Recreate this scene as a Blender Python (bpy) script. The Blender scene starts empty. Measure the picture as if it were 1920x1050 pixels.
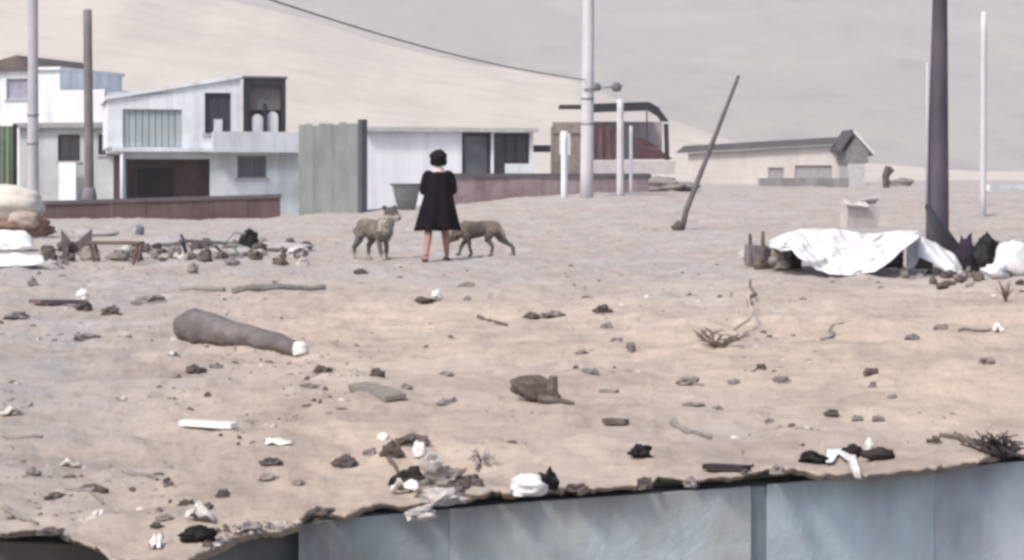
import bpy, math, random
import numpy as np
from mathutils import Vector, Matrix, Euler, noise as mnoise

random.seed(7)
R = math.radians
SC = bpy.context.scene
COL = SC.collection

# ------------------------------------------------------------------ camera, sky, sun, exposure
F = 3667.0          # focal length in photo pixels (1920 wide)
CH = 1.15           # eye height above the littered lot
HY = 330.0          # row of the horizon in the photo
cam_d = bpy.data.cameras.new('camera')
cam = bpy.data.objects.new('camera', cam_d)
COL.objects.link(cam)
cam.location = (0, 0, CH)
cam.rotation_euler = (R(90), 0, 0)
cam_d.sensor_width = 36.0
cam_d.lens = 36.0 * F / 1920.0
cam_d.shift_y = -(525.0 - HY) / 1920.0
cam_d.clip_start = 0.1
cam_d.clip_end = 4000
SC.camera = cam

SUN_EL, SUN_AZ = 50.0, 222.0      # azimuth clockwise from +Y: from the left, a little behind the camera
w = bpy.data.worlds.new('World')
SC.world = w
w.use_nodes = True
nt = w.node_tree
sky = nt.nodes.new('ShaderNodeTexSky')
sky.sky_type = 'NISHITA'
sky.sun_disc = False
sky.sun_elevation = R(SUN_EL)
sky.sun_rotation = R(SUN_AZ)
sky.air_density = 1.0
sky.dust_density = 3.5
sky.ozone_density = 0.6
bg = nt.nodes['Background']
nt.links.new(sky.outputs[0], bg.inputs[0])
bg.inputs[1].default_value = 0.09
sun_d = bpy.data.lights.new('sun', 'SUN')
sun_d.energy = 1.5
sun_d.angle = R(10)
sun_d.color = (1.0, 0.94, 0.88)
sun = bpy.data.objects.new('sun', sun_d)
COL.objects.link(sun)
sd = Vector((math.sin(R(SUN_AZ)) * math.cos(R(SUN_EL)), math.cos(R(SUN_AZ)) * math.cos(R(SUN_EL)), math.sin(R(SUN_EL))))
sun.rotation_euler = sd.to_track_quat('Z', 'Y').to_euler()
sun.location = (-20, -10, 40)

SC.view_settings.view_transform = 'Standard'
SC.view_settings.look = 'None'
SC.view_settings.gamma = 1.0
SC.view_settings.use_curve_mapping = False
SC.view_settings.exposure = 1.16
SC.cycles.use_denoising = True
SC.cycles.pixel_filter_type = 'BLACKMAN_HARRIS'
SC.cycles.filter_width = 3.2
SC.cycles.max_bounces = 6
SC.cycles.volume_bounces = 1

# ------------------------------------------------------------------ materials
def srgb(r, g, b):
    f = lambda c: (c / 255 / 12.92) if c / 255 <= 0.04045 else ((c / 255 + 0.055) / 1.055) ** 2.4
    return (f(r), f(g), f(b))

MATS = {}
def M(name, col, rough=0.85, var=0.25, scale=4.0, bump=0.25, bscale=30.0, col2=None, streak=0.0, metal=0.0,
      mixlo=0.42, mixhi=0.62, spec=0.3):
    """base colour with two sizes of mottling, optional second colour (dirt, rust) and run-down streaks"""
    if name in MATS:
        return MATS[name]
    m = bpy.data.materials.new(name)
    m.use_nodes = True
    n, l = m.node_tree.nodes, m.node_tree.links
    b = n['Principled BSDF']
    tc = n.new('ShaderNodeTexCoord')
    def nz(sc, det=5, coords=None, r=0.6):
        t = n.new('ShaderNodeTexNoise')
        t.inputs['Scale'].default_value = sc
        t.inputs['Detail'].default_value = det
        t.inputs['Roughness'].default_value = r
        l.new(coords or tc.outputs['Object'], t.inputs['Vector'])
        return t.outputs['Fac']
    def ramp(src, lo, hi, a=0.0, c=1.0):
        t = n.new('ShaderNodeMapRange')
        t.inputs[1].default_value = lo; t.inputs[2].default_value = hi
        t.inputs[3].default_value = a; t.inputs[4].default_value = c
        l.new(src, t.inputs[0])
        return t.outputs[0]
    def mix(fac, a, c):
        t = n.new('ShaderNodeMix'); t.data_type = 'RGBA'
        if isinstance(fac, float): t.inputs[0].default_value = fac
        else: l.new(fac, t.inputs[0])
        for s, i in ((a, 6), (c, 7)):
            if isinstance(s, tuple): t.inputs[i].default_value = (*s, 1)
            else: l.new(s, t.inputs[i])
        return t.outputs[2]
    dark = tuple(c * (1 - var) for c in col)
    light = tuple(min(0.92, c * (1 + var * 0.55)) for c in col)
    c = mix(ramp(nz(scale), 0.32, 0.68), dark, light)
    c = mix(ramp(nz(scale * 7.3, 3), 0.3, 0.8, 0, 0.35), c, dark)
    if col2:
        c = mix(ramp(nz(scale * 0.6, 6), mixlo, mixhi), c, col2)
    if streak:
        mp = n.new('ShaderNodeMapping')
        mp.inputs['Scale'].default_value = (1, 1, 0.07)
        l.new(tc.outputs['Object'], mp.inputs[0])
        s = ramp(nz(scale * 2.5, 5, mp.outputs[0]), 0.45, 0.75, 0, streak)
        c = mix(s, c, tuple(q * 0.45 for q in dark))
    l.new(c, b.inputs['Base Color'])
    b.inputs['Roughness'].default_value = rough
    b.inputs['Metallic'].default_value = metal
    b.inputs['Specular IOR Level'].default_value = spec
    if bump:
        bp = n.new('ShaderNodeBump')
        bp.inputs['Strength'].default_value = bump
        bp.inputs['Distance'].default_value = 0.6 / bscale
        l.new(nz(bscale, 6), bp.inputs['Height'])
        l.new(bp.outputs[0], b.inputs['Normal'])
    MATS[name] = m
    return m

def M_vcol(name, rough=0.9, bscale=60, bump=0.3):
    if name in MATS: return MATS[name]
    m = bpy.data.materials.new(name); m.use_nodes = True
    n, l = m.node_tree.nodes, m.node_tree.links
    b = n['Principled BSDF']
    a = n.new('ShaderNodeVertexColor'); a.layer_name = 'Col'
    t = n.new('ShaderNodeTexNoise'); t.inputs['Scale'].default_value = bscale
    tc = n.new('ShaderNodeTexCoord'); l.new(tc.outputs['Object'], t.inputs['Vector'])
    mx = n.new('ShaderNodeMix'); mx.data_type = 'RGBA'; mx.blend_type = 'MULTIPLY'; mx.inputs[0].default_value = 0.5
    l.new(a.outputs[0], mx.inputs[6]); l.new(t.outputs['Fac'], mx.inputs[7])
    l.new(mx.outputs[2], b.inputs['Base Color'])
    b.inputs['Roughness'].default_value = rough
    bp = n.new('ShaderNodeBump'); bp.inputs['Strength'].default_value = bump; bp.inputs['Distance'].default_value = 0.01
    l.new(t.outputs['Fac'], bp.inputs['Height']); l.new(bp.outputs[0], b.inputs['Normal'])
    MATS[name] = m
    return m

# soil: warm pinkish sand mixed with cool grey dust, large patches, rubble speckle
def M_soil(name, warm, cool, stain, patch=0.22, speck=1.0, zones=False):
    m = bpy.data.materials.new(name); m.use_nodes = True
    n, l = m.node_tree.nodes, m.node_tree.links
    b = n['Principled BSDF']
    tc = n.new('ShaderNodeTexCoord')
    def nz(sc, det=6, r=0.6, vec=None):
        t = n.new('ShaderNodeTexNoise'); t.inputs['Scale'].default_value = sc
        t.inputs['Detail'].default_value = det; t.inputs['Roughness'].default_value = r
        l.new(vec or tc.outputs['Object'], t.inputs['Vector']); return t.outputs['Fac']
    def ramp(src, lo, hi, a=0.0, c=1.0):
        t = n.new('ShaderNodeMapRange'); t.inputs[1].default_value = lo; t.inputs[2].default_value = hi
        t.inputs[3].default_value = a; t.inputs[4].default_value = c; l.new(src, t.inputs[0]); return t.outputs[0]
    def mix(fac, a, c):
        t = n.new('ShaderNodeMix'); t.data_type = 'RGBA'; l.new(fac, t.inputs[0])
        for s, i in ((a, 6), (c, 7)):
            if isinstance(s, tuple): t.inputs[i].default_value = (*s, 1)
            else: l.new(s, t.inputs[i])
        return t.outputs[2]
    c = mix(ramp(nz(patch), 0.48 if zones else 0.36, 0.78 if zones else 0.62), warm, cool)
    if zones:
        sp = n.new('ShaderNodeSeparateXYZ'); l.new(tc.outputs['Object'], sp.inputs[0])
        def mth(op, p, q, r=None):
            t = n.new('ShaderNodeMath'); t.operation = op
            for i, v in enumerate((p, q, r)):
                if v is None: continue
                if isinstance(v, (int, float)): t.inputs[i].default_value = v
                else: l.new(v, t.inputs[i])
            return t.outputs[0]
        wob = nz(0.35, 6)
        far = ramp(mth('MULTIPLY_ADD', wob, 9.0, sp.outputs[1]), 21.0, 27.0)
        lft = mth('MULTIPLY_ADD', sp.outputs[0], -1.0, mth('MULTIPLY', sp.outputs[1], -0.10))
        lf = ramp(mth('MULTIPLY_ADD', wob, 1.6, lft), 0.9, 2.3)
        c2 = mix(ramp(nz(patch * 3), 0.35, 0.65), cool, tuple(q * 0.86 for q in cool))
        c = mix(mth('MAXIMUM', far, lf), c, c2)
    c = mix(ramp(nz(patch * 4.3), 0.44, 0.66, 0, 0.8), c, stain)
    c = mix(ramp(nz(patch * 9.0, 5), 0.48, 0.66, 0, 0.6), c, tuple(q * 0.88 for q in stain))
    c = mix(ramp(nz(patch * 17, 4), 0.5, 0.85, 0, 0.5 * speck), c, tuple(min(.9, q * 1.3) for q in warm))
    c = mix(ramp(nz(patch * 60, 4), 0.54, 0.8, 0, 0.6 * speck), c, tuple(q * 0.55 for q in stain))
    c = mix(ramp(nz(patch * 420, 3), 0.5, 0.8, 0, 0.45 * speck), c, tuple(q * 0.6 for q in stain))
    l.new(c, b.inputs['Base Color'])
    b.inputs['Roughness'].default_value = 0.95
    b.inputs['Specular IOR Level'].default_value = 0.15
    bp = n.new('ShaderNodeBump'); bp.inputs['Strength'].default_value = 0.8; bp.inputs['Distance'].default_value = 0.035
    l.new(nz(9, 12, 0.78), bp.inputs['Height']); l.new(bp.outputs[0], b.inputs['Normal'])
    return m

WHITE = M('white_paint', (0.76, 0.80, 0.87), var=0.16, scale=0.8, bump=0.2, bscale=8, streak=0.5, col2=(0.52, 0.53, 0.55), mixlo=.5, mixhi=.75)
CYANW = M('pale_paint', (0.60, 0.66, 0.70), var=0.2, scale=0.7, bump=0.2, bscale=8, streak=0.6, col2=(0.42, 0.43, 0.43), mixlo=.48, mixhi=.75)
GREYW = M('grey_render', (0.42, 0.44, 0.47), var=0.2, scale=0.9, streak=0.4)
GREENGREY = M('grey_green_sheet', (0.215, 0.24, 0.232), var=0.25, scale=0.9, streak=0.4, rough=0.6)
SHUTTER = M('shutter_grey', (0.36, 0.42, 0.44), var=0.15, scale=1.5, streak=0.3)
DARKFRAME = M('dark_frame', (0.022, 0.022, 0.036), var=0.3, scale=3, rough=0.6)
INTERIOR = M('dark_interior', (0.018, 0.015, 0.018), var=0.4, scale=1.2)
GLASS = M('window_glass', (0.03, 0.035, 0.055), var=0.4, scale=1.0, rough=0.12, bump=0.02, spec=0.6)
GREYGLASS = M('dusty_glass', (0.115, 0.12, 0.145), var=0.35, scale=1.6, rough=0.35, bump=0.03)
MAROON = M('maroon_brick', (0.125, 0.08, 0.085), var=0.35, scale=1.6, streak=0.4)
DKMAROON = M('dark_maroon', (0.085, 0.04, 0.045), var=0.4, scale=2.2, streak=0.4)
PINKW = M('pink_render', (0.40, 0.32, 0.34), var=0.25, scale=1.5, streak=0.4)
CONC = M('concrete', (0.42, 0.41, 0.43), var=0.2, scale=3, streak=0.3)
PALEPOLE = M('pale_pole', (0.54, 0.54, 0.57), var=0.12, scale=2, streak=0.2)
LAVPOLE = M('lavender_pole', (0.44, 0.43, 0.48), var=0.15, scale=2, streak=0.2)
BROWNPOLE = M('weathered_timber_pole', (0.19, 0.175, 0.17), var=0.3, scale=2, streak=0.5)
DARKPOLE = M('dark_purple_pole', (0.085, 0.073, 0.095), var=0.3, scale=1.6, streak=0.5, rough=0.55)
ROOFDK = M('dark_roof', (0.075, 0.072, 0.078), var=0.3, scale=1.0, streak=0.3)
ROOFBR = M('brown_roof', (0.12, 0.10, 0.095), var=0.3, scale=1.5)
TAN = M('tan_timber', (0.26, 0.22, 0.20), var=0.3, scale=3, streak=0.4)
GREEN = M('green_sheet', (0.13, 0.19, 0.10), var=0.35, scale=1.2, streak=0.5)
CREAM = M('cream_plastic', (0.58, 0.54, 0.49), var=0.15, scale=3, bump=0.05, rough=0.6, streak=0.2)
RUSTBAND = M('rusty_brown', (0.25, 0.15, 0.11), var=0.35, scale=6)
TARP = M('white_tarp', (0.64, 0.64, 0.66), var=0.10, scale=3, bump=0.3, bscale=5, rough=0.5, col2=(0.55, 0.52, 0.50), mixlo=.55, mixhi=.75)
WPLASTIC = M('white_plastic', (0.70, 0.69, 0.68), var=0.12, scale=14, bump=0.4, bscale=22, rough=0.45)
DIRTYW = M('dirty_white', (0.60, 0.58, 0.56), var=0.25, scale=10, bump=0.4, bscale=25, col2=(0.33, 0.28, 0.25))
BLACKP = M('black_plastic', (0.009, 0.007, 0.009), var=0.4, scale=12, bump=0.5, bscale=20, rough=0.5, spec=.18)
PURPLEBLACK = M('purple_black_cloth', (0.03, 0.02, 0.038), var=0.4, scale=10, bump=0.5, bscale=24)
STONE = M('dark_stone', (0.105, 0.085, 0.08), var=0.45, scale=22, bump=0.5, bscale=60)
STONE2 = M('grey_stone', (0.24, 0.215, 0.205), var=0.4, scale=20, bump=0.5, bscale=60)
STONE3 = M('pale_stone', (0.46, 0.43, 0.41), var=0.3, scale=18, bump=0.5, bscale=60)
WOOD = M('driftwood', (0.13, 0.105, 0.092), var=0.45, scale=26, bump=0.6, bscale=70)
WOOD2 = M('grey_wood', (0.24, 0.22, 0.205), var=0.35, scale=20, bump=0.6, bscale=70)
TWIG = M('dry_twig', (0.16, 0.12, 0.10), var=0.4, scale=20)
PALETWIG = M('pale_dry_stalk', (0.50, 0.42, 0.35), var=0.3, scale=20)
SACK = M('grey_sacking', (0.18, 0.16, 0.16), var=0.45, scale=7, bump=0.9, bscale=18, col2=(0.115, 0.10, 0.10))
MAT_GREEN = M('grey_green_matting', (0.215, 0.195, 0.165), var=0.35, scale=12, bump=0.6, bscale=50)
RUST = M('rusted_metal', (0.16, 0.115, 0.10), var=0.4, scale=20, rough=0.8, metal=0.2)
METALGREY = M('galvanised_grey', (0.25, 0.265, 0.28), var=0.25, scale=8, rough=0.5, metal=0.3)
SOIL = M_soil('soil', (0.56, 0.46, 0.375), (0.415, 0.39, 0.38), (0.375, 0.312, 0.27), patch=0.16, zones=True)
FARSOIL = M_soil('hill_sand', (0.53, 0.48, 0.425), (0.50, 0.46, 0.415), (0.47, 0.43, 0.39), patch=0.012, speck=0.3)
GREYSOIL = M_soil('hill_scree', (0.325, 0.308, 0.295), (0.295, 0.283, 0.274), (0.27, 0.26, 0.252), patch=0.008, speck=0.3)
ROADM = M('street_dust', (0.24, 0.225, 0.22), var=0.25, scale=0.8)

# ------------------------------------------------------------------ numeric noise and the shape of the ground
def _h(ix, iy, seed):
    v = np.sin(ix * 127.1 + iy * 311.7 + seed * 74.7) * 43758.5453
    return v - np.floor(v)
def vnoise(x, y, seed=0):
    ix, iy = np.floor(x), np.floor(y)
    fx, fy = x - ix, y - iy
    fx = fx * fx * (3 - 2 * fx); fy = fy * fy * (3 - 2 * fy)
    a = _h(ix, iy, seed); b = _h(ix + 1, iy, seed); c = _h(ix, iy + 1, seed); d = _h(ix + 1, iy + 1, seed)
    return (a * (1 - fx) + b * fx) * (1 - fy) + (c * (1 - fx) + d * fx) * fy - 0.5
def fbm(x, y, seed=0, octv=4, lac=2.1, gain=0.5):
    s, a, f = 0, 1.0, 1.0
    for k in range(octv):
        s = s + a * vnoise(x * f + 13.7 * k, y * f - 5.1 * k, seed + k)
        a *= gain; f *= lac
    return s
def sstep(t):
    t = np.clip(t, 0, 1)
    return t * t * (3 - 2 * t)
def terrain(x, y):
    x = np.asarray(x, float); y = np.asarray(y, float)
    side = sstep((x + 9.0) / 13.0)
    back = sstep((y - 26.0) / 44.0)
    z = back * (-0.26 + side * 0.92)
    z = z + 0.10 * fbm(x / 3.4, y / 5.0, 3, 3) * sstep((y - 9) / 8.0)
    z = z + 0.05 * fbm(x / 0.9, y / 0.9, 11, 4) * (0.45 + 0.55 * sstep((y - 9) / 8.0))
    z = z + 0.045 * fbm(x / 0.36, y / 0.5, 17, 3) + 0.022 * fbm(x / 0.13, y / 0.16, 23, 3) - 0.03 * np.abs(fbm(x / 0.8, y / 1.1, 29, 3))
    return z
def tz(x, y):
    return float(terrain(np.array([x]), np.array([y]))[0])
def P(px, py, d):
    return Vector(((px - 960) / F * d, d, CH - (py - HY) / F * d))
def G(px, py):
    """point of the ground seen at a place of the photo"""
    lo, hi = 5.3, 190.0
    for n in (260, 40, 20):
        d = np.geomspace(lo, hi, n)
        x = (px - 960) / F * d
        g = terrain(x, d) - (CH - (py - HY) / F * d)
        k = int(np.argmax(g > 0)) if (g > 0).any() else len(d) - 1
        lo, hi = float(d[max(k - 1, 0)]), float(d[k])
    return Vector((float(x[k]), float(d[k]), tz(float(x[k]), float(d[k]))))

# ------------------------------------------------------------------ mesh helpers
class MB:
    def __init__(s): s.v, s.f = [], []
    def add(s, vs, fs):
        o = len(s.v); s.v += [tuple(q) for q in vs]; s.f += [tuple(i + o for i in q) for q in fs]; return s
    def box(s, c, size, rot=None, bev=0.0):
        x, y, z = (q / 2 for q in size)
        vs = [Vector((a * x, b * y, e * z)) for e in (-1, 1) for b in (-1, 1) for a in (-1, 1)]
        if rot is not None:
            m = rot if isinstance(rot, Matrix) else Euler(rot).to_matrix()
            vs = [m @ q for q in vs]
        vs = [q + Vector(c) for q in vs]
        return s.add(vs, [(0, 2, 3, 1), (4, 5, 7, 6), (0, 1, 5, 4), (2, 6, 7, 3), (0, 4, 6, 2), (1, 3, 7, 5)])
    def prism(s, bottom, top):
        n = len(bottom)
        fs = [tuple(reversed(range(n))), tuple(range(n, 2 * n))]
        fs += [(i, (i + 1) % n, n + (i + 1) % n, n + i) for i in range(n)]
        return s.add(list(bottom) + list(top), fs)
    def tube(s, pts, rad, n=8, ovx=1.0, seed=None, rough=0.0):
        pts = [Vector(p) for p in pts]
        if not isinstance(rad, (list, tuple)): rad = [rad] * len(pts)
        vs, fs = [], []
        up = Vector((0, 0, 1))
        d0 = (pts[-1] - pts[0]).normalized()
        if abs(d0.dot(up)) > 0.9: up = Vector((0, 1, 0))
        for i, p in enumerate(pts):
            a = pts[max(i - 1, 0)]; b = pts[min(i + 1, len(pts) - 1)]
            t = (b - a).normalized()
            sx = t.cross(up).normalized(); sy = sx.cross(t).normalized()
            for k in range(n):
                an = 2 * math.pi * k / n
                r = rad[i]
                if rough: r *= 1 + rough * (random.random() - 0.5)
                vs.append(p + sx * (r * ovx * math.cos(an)) + sy * (r * math.sin(an)))
        for i in range(len(pts) - 1):
            for k in range(n):
                a = i * n + k; b = i * n + (k + 1) % n
                fs.append((a, b, b + n, a + n))
        fs.append(tuple(reversed(range(n)))); m = (len(pts) - 1) * n
        fs.append(tuple(range(m, m + n)))
        return s.add(vs, fs)
    def lathe(s, prof, c=(0, 0, 0), n=20, sx=1.0, sy=1.0):
        vs, fs = [], []
        for r, z in prof:
            for k in range(n):
                a = 2 * math.pi * k / n
                vs.append((c[0] + r * sx * math.cos(a), c[1] + r * sy * math.sin(a), c[2] + z))
        for i in range(len(prof) - 1):
            for k in range(n):
                a = i * n + k; b = i * n + (k + 1) % n
                fs.append((a, b, b + n, a + n))
        fs.append(tuple(reversed(range(n)))); m = (len(prof) - 1) * n
        fs.append(tuple(range(m, m + n)))
        return s.add(vs, fs)
    def ball(s, c, rad, n=10, m=14, rot=None):
        if not isinstance(rad, (tuple, list)): rad = (rad,) * 3
        vs, fs = [], []
        for i in range(n + 1):
            t = math.pi * (0.02 + 0.96 * i / n)
            for k in range(m):
                a = 2 * math.pi * k / m
                q = Vector((rad[0] * math.sin(t) * math.cos(a), rad[1] * math.sin(t) * math.sin(a), rad[2] * math.cos(t)))
                if rot is not None: q = Euler(rot).to_matrix() @ q
                vs.append(q + Vector(c))
        for i in range(n):
            for k in range(m):
                a = i * m + k; b = i * m + (k + 1) % m
                fs.append((a, a + m, b + m, b))
        fs.append(tuple(range(m))); fs.append(tuple(reversed(range(n * m, n * m + m))))
        return s.add(vs, fs)
    def lump(s, c, size, seed, rough=0.35, freq=1.6, sub=2, flat=0.0, rot=(0, 0, 0)):
        """irregular stone or crumpled thing: a ball broken up by noise, flattened underneath"""
        n, m = 4 * sub, 6 * sub
        vs, fs = [], []
        rm = Euler(rot).to_matrix()
        for i in range(n + 1):
            t = math.pi * (0.03 + 0.94 * i / n)
            for k in range(m):
                a = 2 * math.pi * (k + 0.5 * (i % 2)) / m
                q = Vector((math.sin(t) * math.cos(a), math.sin(t) * math.sin(a), math.cos(t)))
                g = mnoise.noise(q * freq + Vector((seed * 3.1, seed * 1.7, -seed * 2.3)))
                g2 = mnoise.noise(q * freq * 2.7 + Vector((seed * 1.1, -seed * 2.9, seed)))
                q = q * (1 + rough * 1.3 * g + rough * 0.6 * g2)
                q = Vector((q.x * size[0] / 2, q.y * size[1] / 2, q.z * size[2] / 2))
                if flat and q.z < -size[2] * 0.3: q.z = -size[2] * 0.3 - (q.z + size[2] * 0.3) * 0.1
                vs.append(rm @ q + Vector(c))
        for i in range(n):
            for k in range(m):
                a = i * m + k; b = i * m + (k + 1) % m
                fs.append((a, a + m, b + m, b))
        fs.append(tuple(range(m))); fs.append(tuple(reversed(range(n * m, n * m + m))))
        return s.add(vs, fs)
    def sheet(s, grid, thick=0.0, nrm=None):
        """grid of points; doubled and closed when thick"""
        nu, nv = len(grid), len(grid[0])
        vs = [Vector(q) for row in grid for q in row]
        fs = [(i * nv + j, (i + 1) * nv + j, (i + 1) * nv + j + 1, i * nv + j + 1) for i in range(nu - 1) for j in range(nv - 1)]
        if thick:
            o = len(vs); off = Vector(nrm or (0, thick, 0))
            vs += [q + off for q in vs]
            fs += [tuple(reversed([i + o for i in q])) for q in fs]
            ring = [i * nv for i in range(nu)] + [(nu - 1) * nv + j for j in range(1, nv)] + \
                   [i * nv + nv - 1 for i in range(nu - 2, -1, -1)] + [j for j in range(nv - 2, 0, -1)]
            for a, b in zip(ring, ring[1:] + ring[:1]): fs.append((a, a + o, b + o, b))
        return s.add(vs, fs)
    def obj(s, name, mat, parent=None, smooth=False, origin=None):
        me = bpy.data.meshes.new(name)
        off = Vector(origin) if origin is not None else Vector((0, 0, 0))
        me.from_pydata([tuple(Vector(q) - off) for q in s.v], [], s.f)
        me.update()
        if smooth: me.polygons.foreach_set('use_smooth', [True] * len(me.polygons))
        me.materials.append(mat)
        o = bpy.data.objects.new(name, me)
        COL.objects.link(o)
        o.location = off
        if parent is not None:
            o.parent = parent
            o.location = off - parent.location if origin is not None else -parent.location
        return o

def tag(o, label, cat, group=None):
    o['label'] = label; o['category'] = cat
    if group: o['group'] = group
    return o
def root(name, loc, label, cat, group=None):
    o = bpy.data.objects.new(name, None); COL.objects.link(o)
    o.location = loc; o.empty_display_size = 0.2
    return tag(o, label, cat, group)
def kind(o, k):
    o['kind'] = k; return o

# ------------------------------------------------------------------ ground of the lot, its ragged front edge
EX = [-400, -150, 0, 100, 200, 280, 340, 420, 520, 600, 700, 800, 1000, 1200, 1400, 1560, 1650, 1780, 1900, 2060, 2400]
EY = [985, 990, 1000, 1012, 1034, 1052, 1040, 1003, 980, 955, 950, 945, 922, 908, 895, 888, 884, 868, 850, 838, 822]
def edge_d(px, raw=False):
    y = np.interp(px, EX, EY)
    d = F * CH / (y - HY)
    if not raw:
        d = d + 0.10 * fbm(np.asarray(px) / 60.0, np.asarray(px) * 0 + 2.2, 41, 4) + 0.06 * fbm(np.asarray(px) / 13.0, np.asarray(px) * 0 + 7.7, 47, 3) + 0.01
    return d
def build_ground():
    U = np.linspace(-420, 2340, 860)            # columns by direction; finer towards the near edge
    S = np.concatenate([np.linspace(0, 1, 400) ** 1.0])
    de = edge_d(U)
    rows = []
    for s in S:
        d = de * (210.0 / de) ** s
        x = (U - 960) / F * d
        rows.append(np.stack([x, d, terrain(x, d)], 1))
    top = rows[0]
    # crumbling lip that hangs over the wall
    wob = 0.5 + 0.6 * fbm(U / 55.0, U * 0, 77, 4)
    lip = []
    for dy, dz in ((0.02, -0.008), (0.05, -0.022), (0.10, -0.04), (0.35, -0.07)):
        q = top.copy(); q[:, 1] += dy * (0.6 + wob * 0.8); q[:, 2] += dz * (0.45 + 0.75 * np.clip(wob, 0, 1.2)); lip.append(q)
    rows = lip[::-1] + rows
    V = np.concatenate(rows); nc = len(U); nr = len(rows)
    i = np.arange(nr - 1)[:, None] * nc + np.arange(nc - 1)[None, :]
    Fc = np.stack([i, i + 1, i + 1 + nc, i + nc], -1).reshape(-1, 4)
    me = bpy.data.meshes.new('ground')
    me.from_pydata(V.tolist(), [], Fc.tolist()); me.update()
    me.polygons.foreach_set('use_smooth', [True] * len(me.polygons))
    me.materials.append(SOIL)
    o = bpy.data.objects.new('ground', me); COL.objects.link(o)
    kind(o, 'structure')
build_ground()

# the wide plain the lot lies on, and the street below the wall
def flat(name, x0, x1, y0, y1, z, mat):
    b = MB().add([(x0, y0, z), (x1, y0, z), (x1, y1, z), (x0, y1, z)], [(0, 1, 2, 3)])
    return kind(b.obj(name, mat), 'structure')
flat('plain', -900, 900, 60, 1600, -2.0, FARSOIL)
flat('street', -60, 60, -40, 12, -2.6, ROADM)

# ------------------------------------------------------------------ hills
def hill(name, mat, rows, u0, u1, nu, crest, seed, amp):
    """rows: (depth, share of the crest height); crest(px) gives the skyline row of the photo at the crest depth"""
    U = np.linspace(u0, u1, nu); V = []
    dc = max(r[0] for r in rows if r[1] == 1.0)
    zc = CH + (HY - crest(U)) / F * dc
    D = np.concatenate([np.linspace(a[0], b[0], 14, endpoint=False) for a, b in zip(rows, rows[1:])] + [[rows[-1][0]]])
    T = np.interp(D, [r[0] for r in rows], [r[1] for r in rows])
    for d, t in zip(D, T):
        x = (U - 960) / F * dc * (0.5 + 0.5 * d / dc)
        z = -1.5 + (zc + 1.5) * t + amp * fbm(x / (amp * 14), np.full_like(x, d) / (amp * 14), seed, 5) * min(1, t * 3) * (1.0 if t < 0.97 else 0.5)
        V.append(np.stack([x, np.full_like(x, d), z], 1))
    nr = len(V); V = np.concatenate(V)
    i = np.arange(nr - 1)[:, None] * nu + np.arange(nu - 1)[None, :]
    Fc = np.stack([i, i + 1, i + 1 + nu, i + nu], -1).reshape(-1, 4)
    me = bpy.data.meshes.new(name); me.from_pydata(V.tolist(), [], Fc.tolist()); me.update()
    me.polygons.foreach_set('use_smooth', [True] * len(me.polygons))
    me.materials.append(mat)
    o = bpy.data.objects.new(name, me); COL.objects.link(o)
    kind(o, 'structure')
cf = lambda u: np.interp(u, [-1500, -300, 300, 430, 540, 700, 850, 1070, 1250, 1450, 1800, 2400], [-260, -170, -40, 0, 24, 76, 112, 152, 222, 292, 320, 322])
cb = lambda u: np.interp(u, [-1500, 0, 900, 1600, 2300, 3500], [-260, -330, -300, -260, -240, -160])
hill('sand_hill', FARSOIL, [(150, 0.02), (230, 0.35), (360, 1.0), (430, 0.85), (520, 0.2)], -1500, 2600, 320, cf, 5, 1.4)
hill('grey_hill', GREYSOIL, [(420, 0.0), (560, 0.22), (900, 1.0), (1050, 0.9)], -1500, 3600, 220, cb, 9, 5.0)

# ------------------------------------------------------------------ retaining wall along the front of the lot
def add_top_tint(m):  # mixes dark brown into the panel colour towards the top, broken up by noise
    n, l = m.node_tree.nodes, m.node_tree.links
    if 'top_tint' in n: return
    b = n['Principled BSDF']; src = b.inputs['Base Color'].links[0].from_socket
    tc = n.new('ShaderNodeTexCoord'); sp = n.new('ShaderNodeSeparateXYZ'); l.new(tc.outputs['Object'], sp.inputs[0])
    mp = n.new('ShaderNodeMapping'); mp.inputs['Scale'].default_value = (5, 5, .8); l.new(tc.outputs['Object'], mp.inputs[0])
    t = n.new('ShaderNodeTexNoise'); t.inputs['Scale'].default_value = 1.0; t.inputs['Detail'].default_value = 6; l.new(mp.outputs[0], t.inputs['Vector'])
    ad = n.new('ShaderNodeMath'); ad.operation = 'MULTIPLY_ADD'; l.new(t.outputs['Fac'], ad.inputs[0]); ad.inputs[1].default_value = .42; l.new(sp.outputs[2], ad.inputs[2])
    mr = n.new('ShaderNodeMapRange'); mr.name = 'top_tint'; mr.inputs[1].default_value = 2.64; mr.inputs[2].default_value = 2.86; mr.inputs[4].default_value = .6; l.new(ad.outputs[0], mr.inputs[0])
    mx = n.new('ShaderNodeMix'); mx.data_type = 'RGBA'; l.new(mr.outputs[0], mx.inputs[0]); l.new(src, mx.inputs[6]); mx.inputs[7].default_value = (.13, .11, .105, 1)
    l.new(mx.outputs[2], b.inputs['Base Color'])

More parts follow.
